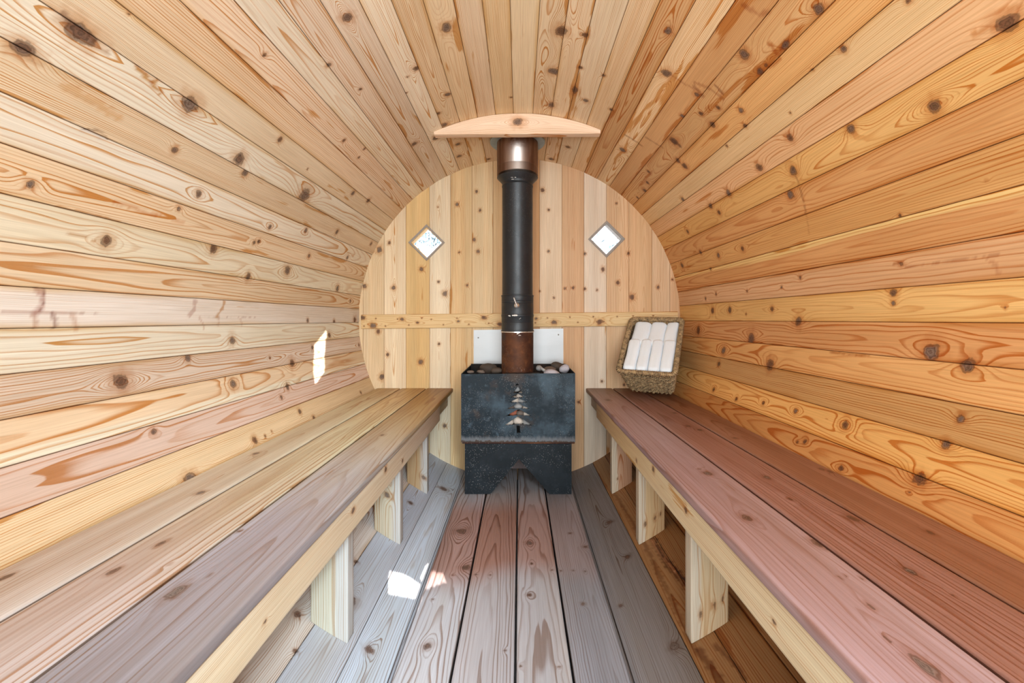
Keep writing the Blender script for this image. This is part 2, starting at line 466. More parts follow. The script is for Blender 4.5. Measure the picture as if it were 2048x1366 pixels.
# ------------------------------------------------------------------ barrel shell
KNOTS_PX = [
 (160,66,17,1.7),(45,98,14,1.4),(380,208,15,1.2),(478,319,12,1),(350,300,7,1),(257,28,3,1),(609,391,13,1.1),
 (695,36,10,1),(658,129,5,1),(529,110,5,1),(720,178,4,1),(832,136,7,1),(815,153,3,1),(893,55,9,1.3),(896,189,6,1),(877,227,4,1),
 (889,250,6,1),(813,185,2.5,1),(560,279,6,1),(688,281,4,1),(729,298,3,1),(718,315,3,1),(829,288,6,1),(872,275,7,1),(916,289,5,1),
 (918,313,5,1),(615,338,2.5,1),(1022,195,3,1),(977,318,4,1),
 (1122,62,11,1.2),(1107,143,10,1),(1171,70,7,1),(1161,135,5,1),(1150,180,6,2),(1103,210,6,1.5),(1207,151,4,1),(1171,201,6,1),
 (1222,219,4,1),(1336,62,7,1.4),(1332,146,10,1),(1394,189,6,1),(1488,108,12,.8),(1520,142,7,1),(1532,130,4,1),(1436,215,5,1),
 (1482,220,6,1),(1402,227,5,1),(1425,249,7,1),(1490,251,5,1),(1348,282,9,1),(1245,300,7,1),(1135,294,5,1),(1103,318,5,1),
 (1365,232,5,1),(1356,321,6,1),(1370,332,7,1),(1453,292,3,1),
 (1638,18,11,1),(1816,2,6,1),(1686,99,7,1),(1571,90,7,1.5),(1624,140,3,1),(2014,48,18,1),(1580,227,3,1),(1580,275,8,1),
 (1702,258,9,1),(1870,213,13,1),(1519,335,8,1),
 (60,369,8,1),(357,417,5,1),(398,388,7,1),(214,481,11,1),(427,498,9,1),(497,553,7,1),(508,485,4,1),(465,681,7,1),
 (491,346,7,1),(706,386,5,1),(737,401,5,1),(517,483,4,1),(540,454,5,1),(612,461,5,1),(674,464,5,1),(618,512,4,1),(695,515,4,1),
 (675,577,6,1),(575,541,9,1),(701,602,3,1),(742,488,4,1),
 (467,768,8,1),(376,716,7,1),(584,726,8,1),(540,715,3,1),(575,773,6,1),(563,794,4,1),(600,823,5,1),(628,835,4,1),(510,880,7,1),
 (531,872,3,1),(544,862,2.5,1),(615,641,4,1),(668,643,4,1),(659,670,5,1),(722,785,3,1),(709,640,6,1),(625,695,4,1),(718,690,3,1),
 (243,763,15,1),(308,863,6,1),(380,955,9,1.6),
 (1586,341,9,1),(1581,389,9,1),(1457,386,7,1),(1421,412,6,1),(1438,425,5,1),(1365,399,5,1),(1297,343,4,1),(1295,365,4,1),
 (1290,381,5,1),(1275,395,3,1),(1375,463,4,1),(1401,504,4,1),(1485,498,5,1),(1437,511,5,1),(1364,531,5,1),(1421,538,3,1),
 (1494,582,3,1),(1563,575,3,1),(1600,555,4,1),(1432,588,3,1),(1411,597,3,1),(1425,621,6,1),(1459,620,6,1),(1544,618,5,1),
 (1492,628,2.5,1),(1597,643,9,1),
 (1786,585,8,1),(1786,606,5,1),(1802,528,4,1.4),(1800,431,4,1),(1972,361,3,1),(2010,616,3,1),
 (1397,660,7,1),(1503,676,10,1),(1447,701,7,1),(1540,729,10,1),(1437,728,5,1),(1427,779,4,1),(1472,798,4,1),(1526,806,4,1),
 (1591,822,5,1),(1690,850,8,1),(1595,884,3.5,1),(1610,883,5,1),(1862,704,17,1),(1936,732,14,1),(1921,837,8,1),(1891,888,9,1),
 (1838,957,12,1),(1819,984,3,1),(1682,937,6,1),
 (737,1299,9,1),(703,1202,10,1),(821,1006,5,1),(887,978,7,1),(591,1301,5,1),(596,1228,7,1),(712,1123,5,1),
 (1219,1044,6,1),(1255,1113,6,1),(1241,1211,4,1),(1349,1292,9,1),
]
SHELL_KNOTS = []
for (kx, ky, kr, el) in KNOTS_PX:
    a, y, s = shell_pt(kx, ky)
    SHELL_KNOTS.append((a, y, min(kr * s * .95, .022), el))

# marks on the wood: (pixel polyline, half width in px, colour multiplier, strength)
STROKES = [
 ([(126,30),(150,58),(185,80)],10,(.35,.26,.24),.8), ([(185,85),(205,100),(215,105)],5,(.5,.34,.25),.6),
 ([(275,136),(290,150),(300,165),(322,186)],5,(.55,.26,.06),.95), ([(300,165),(315,160)],3,(.6,.3,.08),.9),
 ([(130,172),(185,202),(240,236)],11,(.80,.56,.33),.75),
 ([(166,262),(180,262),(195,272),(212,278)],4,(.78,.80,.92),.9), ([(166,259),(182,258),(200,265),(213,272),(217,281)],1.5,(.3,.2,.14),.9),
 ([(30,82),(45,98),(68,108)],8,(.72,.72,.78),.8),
 ([(74,576),(82,592),(86,604),(82,616),(70,626)],7,(.62,.44,.42),.9), ([(88,577),(88,600),(80,622)],1.6,(.40,.26,.24),.9),
 ([(104,628),(110,640),(109,656)],5,(.42,.30,.28),.95), ([(66,630),(70,642),(69,656)],5,(.62,.42,.34),.8),
 ([(140,630),(150,642),(152,656)],6,(.66,.44,.34),.7), ([(390,602),(388,618),(378,632)],5,(.62,.46,.44),.85),
 ([(448,604),(443,620),(432,634)],4,(.60,.34,.16),.9), ([(398,636),(406,648),(408,656)],2.5,(.66,.44,.36),.7),
 ([(436,636),(436,652)],3,(.66,.42,.3),.7), ([(480,636),(484,650)],2.5,(.7,.5,.42),.6),
 ([(0,623),(120,626),(240,630),(380,632),(512,634)],1.3,(.55,.40,.36),.8),
 ([(228,404),(262,414),(300,428),(322,431)],4,(.72,.42,.26),.85), ([(345,440),(366,445)],4,(.78,.5,.36),.7),
 ([(135,468),(165,472),(190,484)],2,(.6,.34,.16),.8), ([(110,412),(170,424),(240,444)],2,(.62,.34,.12),.8),
 ([(1390,165),(1420,178),(1445,196)],4,(.55,.36,.28),.6), ([(1388,172),(1405,192)],5,(.42,.26,.2),.6),
 ([(1430,170),(1446,188)],3,(.38,.22,.18),.8), ([(1340,148),(1372,170),(1400,182)],3,(.6,.42,.34),.6),
 ([(1340,278),(1360,292)],5,(.25,.15,.12),.8), ([(1250,270),(1285,292)],3,(.5,.36,.28),.7), ([(1292,275),(1326,296)],3,(.5,.36,.28),.6),
 ([(1585,335),(1600,375),(1612,425)],2.5,(.50,.40,.34),.7), ([(1612,425),(1618,470)],2,(.66,.54,.46),.5),
 ([(1540,88),(1556,112),(1576,80)],5,(.6,.30,.10),.7), ([(1560,118),(1540,134)],4,(.6,.30,.10),.7),
 ([(1950,66),(1965,62),(1990,54)],6,(.72,.46,.22),.7), ([(1994,22),(2030,16),(2046,10)],5,(.78,.54,.32),.6),
 ([(1486,10),(1520,30),(1536,24)],6,(.62,.42,.36),.7),
 ([(1230,640),(1230,640)],.1,(1,1,1),0),
 ([(1660,704),(1700,708),(1740,712)],2,(.55,.32,.16),.8), ([(1785,528),(1800,524),(1810,532)],2,(.55,.3,.14),.8),
 ([(1810,534),(1860,526),(1960,516),(2000,508)],1.5,(.6,.42,.36),.7), ([(1966,514),(1990,530),(1996,548)],4,(.72,.55,.48),.6),
 # bark pocket on the brown board below the right bench
 ([(1296,1066),(1316,1096),(1338,1130),(1358,1150),(1380,1180)],9,(.30,.17,.10),.75),
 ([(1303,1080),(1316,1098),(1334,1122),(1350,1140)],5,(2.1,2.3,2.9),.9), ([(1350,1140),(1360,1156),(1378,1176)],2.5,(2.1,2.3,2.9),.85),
 ([(1312,1084),(1322,1108),(1346,1130),(1376,1170)],2,(.2,.1,.05),.9),
 ([(1395,1300),(1420,1330),(1440,1366)],10,(.4,.24,.15),.8), ([(1430,1290),(1470,1330),(1490,1360)],5,(.45,.28,.18),.7),
 ([(1228,985),(1262,1040),(1300,1110),(1390,1300)],5,(.42,.27,.17),.6),
]
ST_SHELL = []
for pts, hw, mul, k in STROKES:
    q = [shell_pt(*p) for p in pts]
    ST_SHELL.append((np.array([[a * R, y] for a, y, s in q]), hw * sum(s for _, _, s in q) / len(q), np.array(mul), k))


def paint(tint, arc, y, seed):
    for q, hw, mul, k in ST_SHELL:
        if k == 0: continue
        lo, hi = q.min(0) - 3 * hw, q.max(0) + 3 * hw
        m = (arc > lo[0]) & (arc < hi[0]) & (y > lo[1]) & (y < hi[1])
        if not m.any(): continue
        p = np.stack([arc[m], y[m]], 1)
        d = np.full(len(p), 9.0)
        for a, b in zip(q[:-1], q[1:]):
            ab = b - a
            t = np.clip(((p - a) @ ab) / max(ab @ ab, 1e-12), 0, 1)
            d = np.minimum(d, np.linalg.norm(p - (a + t[:, None] * ab), axis=1))
        d = d + hw * .9 * vnoise(p[:, 0] * 120, p[:, 1] * 120, seed) + hw * .5 * vnoise(p[:, 0] * 300, p[:, 1] * 300, seed)
        f = (k * (1 - sstep(.45, 1.15, d / hw)))[:, None]
        tint[m] *= (1 - f) + f * mul
    return tint


PHI = [206, 211.5, 217, 223, 229.5, 236.1, 243.2, 250, 258, 266, 274, 282, 287.5, 297, 302, 307.5, 313, 318.5, 324, 329, 333.5, 338.6,
       344, 349.2, 354.3, 359.6, 364.8, 369.9, 375, 380.2, 385.6, 390.8, 395.8, 400.5, 405.3, 410.9, 415.9, 421.1, 426.2, 431.1, 436.6,
       441.2, 446.3, 451.7, 456.7, 461.7, 466.8, 471.9, 476.7, 482, 487, 491.8, 496.8, 501.7, 506.4, 511.4, 516.3, 521.2, 526.3, 531.4,
       536.25, 541, 546.1, 551, 556, 561, 566]
# overrides by the angle (deg) inside a stave
OV = {
 508: dict(t=srgb(233, 208, 170), ring=.011, slope=.022, v0=-.025, lc=.7, sk=.2, h0=.006),      # big-knot stave upper left
 504: dict(t=srgb(228, 196, 152), ring=.0032, lc=.6, sk=.25, v0=-.12), 513.8: dict(t=HONEY, ring=.0035, v0=.12, sk=.3),
 499: dict(t=srgb(228, 188, 142), sk=0.8, ring=.005), 494: dict(t=srgb(226, 186, 144), ring=.006, sk=.3, v0=.03), 489: dict(t=PALE, ring=.007, slope=.03, v0=0, sk=.3),
 484: dict(t=srgb(226, 192, 156), sk=.35), 479: dict(t=srgb(224, 196, 164), ring=.003), 474: dict(t=PALE, ring=.0032, sk=.3),
 469: dict(t=HONEY, sk=0.9), 464: dict(t=HONEY, sk=0.9), 459: dict(t=srgb(222, 188, 148), ring=.0035, v0=.1), 454: dict(t=srgb(218, 180, 128), ring=.003, v0=.1),
 449: dict(t=srgb(226, 196, 152), ring=.003, v0=-.12, lc=.4, sk=.1), 443.5: dict(t=srgb(224, 190, 146), sk=0.9), 439: dict(t=srgb(224, 190, 148), sk=1.15), 434: dict(t=PALE, sk=1.1),
 428.5: dict(t=srgb(222, 184, 138), sk=1.1), 423.5: dict(t=srgb(203, 152, 100), ring=.007, slope=.02, v0=0, sk=.35), 418.5: dict(t=HONEY, sk=1.2, ring=.0035),
 413.5: dict(t=srgb(207, 155, 103), ring=.0035, v0=.12, sk=0.8), 408: dict(t=srgb(210, 160, 106), sk=1.2), 403: dict(t=srgb(208, 156, 98), ring=.004, sk=0.8, v0=.1),
 398: dict(t=srgb(226, 188, 138), ring=.0035, v0=-.1, sk=.25), 393.5: dict(t=srgb(219, 172, 126), ring=.008, v0=.1, sk=.2, lc=.6),
 388: dict(t=srgb(221, 171, 106), ring=.0045, sk=.3), 383: dict(t=srgb(212, 156, 100), ring=.006, slope=.03, v0=0, sk=.25),
 377.6: dict(t=srgb(216, 164, 104), ring=.006, slope=.02, v0=.01), 372.5: dict(t=srgb(208, 152, 98), ring=.0085, slope=.035, v0=0, lc=1.2, sap=(.018, .026, srgb(232, 196, 132)), sapflip=-1),
 367: dict(t=srgb(214, 168, 126), ring=.011, lc=.5, sk=.15, v0=.09), 362: dict(t=srgb(222, 176, 112), ring=.009, slope=.03, v0=0, sk=.15),
 357: dict(t=srgb(215, 160, 108), ring=.011, slope=.03, v0=0, sk=.15), 351.7: dict(t=srgb(216, 164, 106), ring=.009, slope=.03, v0=.01, sk=.15),
 346.6: dict(t=srgb(206, 162, 108), ring=.006, v0=-.08, sk=.12), 341: dict(t=srgb(218, 168, 102), ring=.0042, v0=.01, slope=.02, sk=.12), 336: dict(t=srgb(204, 146, 88), ring=.006, sk=.2, slope=.03, v0=0),
 519: dict(t=PALE, ring=.007, slope=.03, v0=0, sk=.25), 524: dict(t=srgb(222, 178, 128), ring=.0045, slope=.018, v0=.0, sk=.3, lc=1), 529: dict(t=srgb(232, 205, 162), ring=.008, v0=0.01, slope=.03, sk=.15, lc=.6),
 534: dict(t=srgb(222, 178, 128), ring=.0095, slope=.045, v0=.0, sk=.12, lc=1, u0=1.7), 538.6: dict(t=srgb(226, 200, 172), ring=.0035, v0=.12, lc=.35, sk=.1), 543: dict(t=srgb(232, 207, 168), ring=.009, v0=-.01, slope=.02, sk=.12, lc=.6),
 548: dict(t=srgb(217, 181, 147), ring=.005, v0=.01, sk=.15), 553: dict(t=srgb(220, 174, 124), ring=.0075, slope=.035, v0=-.01, lc=1.1, sk=.2, sap=(.018, .026, srgb(234, 208, 166)), u0=.4),
 558: dict(t=srgb(216, 172, 142), ring=.0095, slope=.045, v0=0, lc=.8, sk=.1, u0=1.8), 563.5: dict(t=srgb(222, 176, 120), ring=.0045, v0=.1, sk=.2),
}


def stave_base(phi):
    p = phi
    if 282 <= p < 297: return srgb(132, 124, 122)
    if 250 <= p < 282: return srgb(150, 148, 152)
    if 236 < p < 250: return srgb(164, 164, 168)
    if p < 250: return srgb(200, 184, 170)
    if p < 333: return srgb(150, 110, 72)
    return HONEY


def make_shell(name, ids):
    W = Wood()
    ys = np.concatenate([np.linspace(YF, .25, 34)[:-1], np.arange(.25, .9, .0048), np.arange(.9, D + .012, .0058)])
    for i in ids:
        a0, a1 = math.radians(PHI[i]), math.radians(PHI[i + 1])
        mid = (PHI[i] + PHI[i + 1]) / 2
        ov = None
        for k_, v_ in OV.items():
            if PHI[i] < k_ < PHI[i + 1]: ov = dict(v_)
        w = (a1 - a0) * R
        nv = max(8, int(w / .0052))
        e = .0016
        arc = np.concatenate([[0, e * .5, e, 2 * e], np.linspace(0, w, nv)[1:-1], [w - 2 * e, w - e, w - e * .5, w]])
        off = np.zeros(len(arc)); gd = .0030 if not (250 < mid < 297) else .005
        off[0] = off[-1] = gd; off[1] = off[-2] = gd * .45
        rnd = random.Random(i * 31 + 4)
        base_off = rnd.uniform(-.0008, .0012)
        nu, m = len(ys), len(arc)
        uu = np.repeat(ys, m); aa = np.tile(arc, nu); oo = np.tile(off, nu)
        ang = a0 + aa / R
        rr = R + oo + base_off + .0006 * vnoise(uu * 2, aa * 0 + i, 77)
        co = np.stack([rr * np.cos(ang), uu, R + rr * np.sin(ang)], 1)
        vv = aa - w / 2
        ed = np.minimum(aa, w - aa)
        kn = []
        for (ka, ky, kr, el) in SHELL_KNOTS:
            for sh in (0, 2 * PI):
                if a0 - .6 * kr / R < ka + sh < a1 + .6 * kr / R:
                    kn.append((ky, (ka + sh - a0) * R - w / 2, kr, el))
        base = stave_base(mid)
        sp = spec(i + 11, base, sk=.3)
        if ov:
            ov.pop('sapflip', None) and None
            base = ov.pop('t')
            sp.update(ov)
            if 'u0' not in ov: sp['u0'] = rnd.uniform(.2, 1.8)
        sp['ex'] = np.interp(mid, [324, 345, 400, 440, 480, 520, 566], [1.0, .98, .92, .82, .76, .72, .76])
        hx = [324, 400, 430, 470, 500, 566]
        sp['hue'] = tuple(np.interp(mid, hx, c_) for c_ in ([1.08, 1.07, 1.08, 1.07, .98, .93], [1.05, 1.07, 1.13, 1.14, 1.05, 1.05], [1.0, 1.03, 1.17, 1.21, 1.14, 1.23]))  # left cooler, right warmer: bounced light put partly into the stave colour
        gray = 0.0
        if 240 < mid < 297: gray = .7; sp['hue'] = (1, 1, 1) if mid > 260 else (1.30, 1.38, 1.44)  # left floor staves lifted bluish-white, door daylight put into their colour
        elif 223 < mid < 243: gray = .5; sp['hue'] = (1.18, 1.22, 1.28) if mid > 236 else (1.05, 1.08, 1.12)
        b = np.asarray(base)

        def tint(u, v, c, b=b, ang=ang, i=i, w=w, mid=mid):
            t = np.repeat(b[None, :], len(u), 0)
            t = t * (1 + .10 * vnoise(u * 1.3, v * 8, 400 + i)[:, None] * 2)
            if not 236 < mid < 302:
                e_ = w / 2 - np.abs(v)
                m = (1 - sstep(.001, .013, e_ + .006 * vnoise(u * 9, v * 60, 430 + i))) * sstep(-.12, .25, vnoise(u * 2.6, np.sign(v), 460 + i) + .3 * vnoise(u * 11, np.sign(v), 470 + i))
                m = (.75 * m)[:, None]
                t = t * (1 - m) + t * np.array([.80, .60, .33]) * m
            return paint(t, (ang % (2 * PI)) * R, u, 900 + i)
        sp['tint'] = tint; sp['gray'] = gray
        f = grid_faces(nu, m)[:, ::-1]
        W.add(co, f, uu, vv, np.zeros(len(uu)), ed, sp, kn)
    # light-tight outer skin of the staves
    aa = np.radians(np.linspace(PHI[ids[0]] - 1.5, PHI[ids[-1] + 1] + 1.5, 40)); yy = np.array([YF - .01, .5, D + .02])
    uu = np.repeat(yy, 40); an = np.tile(aa, 3)
    co = np.stack([(R + .03) * np.cos(an), uu, R + (R + .03) * np.sin(an)], 1)
    W.add(co, grid_faces(3, 40)[:, ::-1], uu, an * R, np.zeros(120), np.zeros(120), spec(7, TOAST * .4), [])
    return W


def ids_between(lo, hi): return [i for i in range(len(PHI) - 1) if lo <= (PHI[i] + PHI[i + 1]) / 2 < hi]


for nm, lo, hi in (('wall_right', 324, 405.3), ('ceiling', 405.3, 491.8), ('wall_left', 491.8, 570)):
    tag(make_shell(nm, ids_between(lo, hi)).build(nm, M_CEDAR), kind='structure')

# floor: the lowest staves plus the raised boards laid over them
Wf = make_shell('floor', ids_between(206, 324))
EDGES = [-.2875, -.155, -.0097, .121, .251]
FK = [(923, 1062, 9), (855, 1292, 8), (865, 1199, 3), (859, 1047, 6), (932, 1135, 8), (1059, 1086, 6), (1059, 1190, 5), (1171, 1093, 4),
      (1140, 1066, 3), (1166, 1207, 4), (1063, 1127, 3), (1120, 1334, 3), (1010, 1300, 3), (1104, 1140, 2.5), (1122, 1141, 2.5), (1146, 1140, 2.5), (1170, 1142, 2.5), (1041, 1332, 3), (980, 1149, 2.5), (952, 1148, 2.5), (905, 1150, 2.5)]
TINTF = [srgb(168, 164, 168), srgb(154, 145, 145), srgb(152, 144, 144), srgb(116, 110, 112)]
for i in range(4):
    x0, x1 = EDGES[i] + .0028, EDGES[i + 1] - .0028
    kn = []
    for (kx, ky, kr) in FK:
        y = (R - FLOOR_Z) * F / (ky - CY); x = (kx - CX) / F * y
        if x0 < x < x1: kn.append((y, x - (x0 + x1) / 2, kr * y / F, 1))
    b = TINTF[i]

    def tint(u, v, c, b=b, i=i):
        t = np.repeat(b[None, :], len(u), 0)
        red = sstep(1.24, 1.42, u + .10 * vnoise(u * 3, c[:, 0] * 5, 31)) * (1 - sstep(1.75, 2.0, u))  # reddish zone paints an uneven exposure of the light into the boards
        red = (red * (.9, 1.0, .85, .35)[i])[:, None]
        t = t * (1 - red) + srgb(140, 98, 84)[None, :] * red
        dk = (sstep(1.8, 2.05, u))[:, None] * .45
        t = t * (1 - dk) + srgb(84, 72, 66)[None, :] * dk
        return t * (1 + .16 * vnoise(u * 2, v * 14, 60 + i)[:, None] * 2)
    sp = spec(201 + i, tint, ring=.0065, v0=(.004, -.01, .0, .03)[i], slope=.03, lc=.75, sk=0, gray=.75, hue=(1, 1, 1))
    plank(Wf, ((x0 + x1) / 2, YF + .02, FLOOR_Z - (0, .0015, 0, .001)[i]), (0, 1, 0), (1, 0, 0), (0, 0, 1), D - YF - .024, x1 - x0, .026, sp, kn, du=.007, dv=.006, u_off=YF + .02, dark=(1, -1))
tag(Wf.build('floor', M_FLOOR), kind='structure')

# ------------------------------------------------------------------ end wall with two diamond windows
BX = [700, 726, 768, 812, 859, 901, 944, 986, 1031, 1079, 1124, 1168, 1213, 1258, 1304, 1340, 1380]
BT = [(222, 178, 126), (226, 184, 134), (226, 186, 138), (218, 166, 100), (228, 192, 148), (219, 170, 112), (221, 174, 120), (216, 164, 108), (204, 142, 88),
      (222, 178, 134), (208, 150, 100), (220, 184, 148), (212, 158, 108), (208, 152, 100), (214, 166, 120), (206, 152, 104)]
BK = [(125,383,13),(167,354,7),(62,538,9),(186,546,9),(305,466,9),(120,732,9),(160,830,8),(302,862,11),(137,925,12),(457,190,8),(540,135,7),
      (555,215,7),(405,570,11),(378,520,6),(500,535,6),(466,394,5),(547,390,8),(530,340,8),(848,213,6),(822,128,9),(847,390,6),(870,588,5),
      (953,545,6),(917,548,5),(1137,185,5),(1143,523,8),(1188,398,7),(1203,585,12),(1003,400,6),(1003,550,6),(1080,467,9),(1315,543,7),(1375,510,5),
      (375,200,4),(810,560,4),(975,1033,6),(405,1135,8),(380,785,6),(1055,555,5),(1075,945,6),(830,835,5),(1170,960,6)]
WINS = [(853.5, 485.5, 33.5), (1212.8, 478.5, 34.0)]
PX = D / F                                             # metres per pixel on the end wall
Ww = Wood()
for i in range(len(BX) - 1):
    x0, x1 = (BX[i] - CX) * PX, (BX[i + 1] - CX) * PX
    w = x1 - x0
    nv = max(6, int(w / .0055)); e = .0012
    arc = np.concatenate([[0, e, 2 * e], np.linspace(0, w, nv)[1:-1], [w - 2 * e, w - e, w]])
    off = np.zeros(len(arc)); off[0] = off[-1] = .0022; off[1] = off[-2] = .0006
    zs = np.arange(-.03, 2 * R + .03, .0062)
    m = len(arc)
    uu = np.repeat(zs, m); aa = np.tile(arc, len(zs)); oo = np.tile(off, len(zs))
    co = np.stack([x0 + aa, D + oo, uu], 1)
    kn = []
    for (zx, zy, kr) in BK:
        kx, ky = 700 + zx / 2.134, 320 + zy / 2.134
        x, z = (kx - CX) * PX, R - (ky - CY) * PX
        if x0 - .01 < x < x1 + .01: kn.append((z, x - (x0 + w / 2), kr / 2.134 * PX * .82, 1.15))
    b = srgb(*BT[i])

    def tint(u, v, c, b=b, i=i):
        t = np.repeat(b[None, :], len(u), 0)
        s = vnoise(c[:, 0] * 38, u * .5, 500 + i)[:, None] + .5
        t = t * (.88 + .24 * s)
        return t
    sp = spec(301 + i, tint, ring=.0042, lc=.55, sk=.12, wav=.006, flat=.35, hue=(.97, 1.09, 1.22))
    fa = grid_faces(len(zs), m)
    rad = np.hypot(co[:, 0], co[:, 2] - R)
    keep = (rad[fa].min(1) < R + .028)
    Ww.add(co, fa[keep], uu, aa - w / 2, np.zeros(len(uu)), np.minimum(aa, w - aa), sp, kn)
wb = Ww.build('wall_back', M_CEDAR, smooth=True)
bm = bmesh.new(); bm.from_mesh(wb.data)
for (wx, wy, hd) in WINS:
    cx, cz, h = (wx - CX) * PX, R - (wy - CY) * PX, hd * PX
    for sx in (-1, 1):
        for sz in (-1, 1):
            fs = [f for f in bm.faces if abs(f.calc_center_median().x - cx) < h + .03 and abs(f.calc_center_median().z - cz) < h + .03]
            geom = list({v for f in fs for v in f.verts}) + list({e for f in fs for e in f.edges}) + fs
            bmesh.ops.bisect_plane(bm, geom=geom, plane_co=(cx + sx * h, D, cz), plane_no=(sx, 0, sz), dist=1e-6)
    dead = [f for f in bm.faces if abs(f.calc_center_median().x - cx) + abs(f.calc_center_median().z - cz) < h]
    bmesh.ops.delete(bm, geom=dead, context='FACES')
bmesh.ops.delete(bm, geom=[v for v in bm.verts if not v.link_faces], context='VERTS')
bm.to_mesh(wb.data); bm.free()
tag(wb, kind='structure')


def diamond_ring(bm, cx, cz, h0, h1, y0, y1):
    """square ring on its corner between half diagonals h0 (inner) and h1 (outer), from depth y0 to y1"""
    dirs = [(1, 0), (0, 1), (-1, 0), (0, -1)]
    vs = [[bm.verts.new((cx + dx * h, y, cz + dz * h)) for dx, dz in dirs] for h, y in ((h0, y0), (h1, y0), (h1, y1), (h0, y1))]
    for k in range(4):
        for j in range(4):
            bm.faces.new((vs[k][j], vs[k][(j + 1) % 4], vs[(k + 1) % 4][(j + 1) % 4], vs[(k + 1) % 4][j]))


for i, (wx, wy, hd) in enumerate(WINS):
    cx, cz, h = (wx - CX) * PX, R - (wy - CY) * PX, hd * PX
    bm = bmesh.new(); diamond_ring(bm, 0, 0, h - .006, h + .008, -.010, -.0005)
    diamond_ring(bm, 0, 0, h - .001, h + .0045, -.015, -.009)
    fr = obj_bm('window_%d' % (i + 1), bm, M_TRIM)
    bv = fr.modifiers.new('bevel', 'BEVEL'); bv.width = .0012; bv.segments = 2
    fr.location = (cx, D, cz)
    tag(fr, kind='structure')
    bm = bmesh.new(); diamond_ring(bm, 0, 0, h - .010, h + .004, 0.0, .045)
    rv = obj_bm('window_reveal', bm, M_REVEAL if i == 0 else M_TRIM, fr); rv.matrix_parent_inverse = Matrix(); rv.location = (0, 0, 0)
    bm = bmesh.new(); bm.faces.new([bm.verts.new((dx * (h - .008), .030, dz * (h - .008))) for dx, dz in ((1, 0), (0, 1), (-1, 0), (0, -1))])
    pn = obj_bm('window_pane', bm, M_GLASS, fr); pn.matrix_parent_inverse = Matrix(); pn.location = (0, 0, 0)

# batten nailed across the end wall
Wt = Wood()
x0, x1 = -.862, .862
tilt = math.atan2(6.5, 642)
NAILS = [(92,157),(163,112),(220,157),(293,115),(360,150),(438,109),(494,117),(566,148),(648,109),(718,146),(836,140),(1116,137),(1188,108),
         (1322,104),(1370,134),(1462,101),(1605,100),(1525,130),(1700,97),(1820,95)]
kn = [((700 + a / 3.012 - CX) * PX - x0, -(600 + b / 3.012 - (643.5 - 6.5 * (700 + a / 3.012 - 718) / 642)) * PX, .0035, 1) for a, b in NAILS]
kn += [((700 + a / 3.012 - CX) * PX - x0, -(600 + b / 3.012 - (643.5 - 6.5 * (700 + a / 3.012 - 718) / 642)) * PX, r, 1.3) for a, b, r in
       ((84, 108, .010), (146, 155, .012), (320, 116, .008), (412, 136, .006), (655, 128, .006), (808, 106, .010), (905, 146, .011), (1228, 134, .010), (1500, 132, .012), (1120, 112, .006))]
sp = spec(401, srgb(222, 176, 128), ring=.008, v0=-.01, slope=.01, lc=.7, sk=.1)
zc = R - (643.5 - 6.5 * .5 - CY) * PX
plank(Wt, (x0, D - .019, zc - math.sin(tilt) * .862), (math.cos(tilt), 0, math.sin(tilt)), (-math.sin(tilt), 0, math.cos(tilt)), (0, -1, 0), x1 - x0, 28 * PX, .0195, sp, kn, du=.005, dv=.004)
tag(Wt.build('trim_1', M_CEDAR), kind='structure')

# ------------------------------------------------------------------ front wall behind the camera: unseen, openings shaped to cast the sun patches
SUN = np.array([-.30, 1.0, -.26])


def back(p): p = np.array(p); t = (p[1] - YF) / SUN[1]; q = p - SUN * t; return (q[0], q[2])


def sh(px, py):
    a, y, s = shell_pt(px, py); return (R * math.cos(a), y, R + R * math.sin(a))


def fl(px, py): y = (R - FLOOR_Z) * F / (py - CY); return ((px - CX) / F * y, y, FLOOR_Z)


HOLES = [[back(sh(*p)) for p in ((653, 660), (629, 690), (627, 738), (630, 769), (649, 742), (648, 705))],
         [back(sh(*p)) for p in ((778, 1142), (809, 1149), (842, 1170), (832, 1197), (777, 1187))],
         [back(fl(*p)) for p in ((856, 1143), (886, 1146), (892, 1163), (846, 1180), (843, 1170))]]


def inside(px, pz, poly):
    r = np.zeros(px.shape, bool)
    j = len(poly) - 1
    for i in range(len(poly)):
        xi, zi = poly[i]; xj, zj = poly[j]
        r ^= ((zi > pz) != (zj > pz)) & (px < (xj - xi) * (pz - zi) / (zj - zi + 1e-12) + xi)
        j = i
    return r


gx = set(np.round(np.arange(-.91, .92, .07), 4)); gz = set(np.round(np.arange(-.03, 1.80, .07), 4))
for h in HOLES:
    xs_ = [p[0] for p in h]; zs_ = [p[1] for p in h]
    gx |= set(np.round(np.arange(min(xs_) - .003, max(xs_) + .004, .0025), 4)); gz |= set(np.round(np.arange(min(zs_) - .003, max(zs_) + .004, .0025), 4))
gx = np.array(sorted(gx)); gz = np.array(sorted(gz))
GX, GZ = np.meshgrid(gx, gz)
fa = grid_faces(len(gz), len(gx))
cxm = GX.ravel()[fa].mean(1); czm = GZ.ravel()[fa].mean(1)
kill = np.zeros(len(fa), bool)
for h in HOLES: kill |= inside(cxm, czm, h)
kill |= np.hypot(cxm, czm - R) > R + .05
Wg = Wood()
co = np.stack([GX.ravel(), np.full(GX.size, YF), GZ.ravel()], 1)
edx = np.full(GX.size, .02)
Wg.add(co, fa[~kill], GZ.ravel(), GX.ravel(), np.zeros(GX.size), edx, spec(451, PALE, lc=.4, sk=.1), [])
tag(Wg.build('wall_front', M_CEDAR, smooth=False), kind='structure')


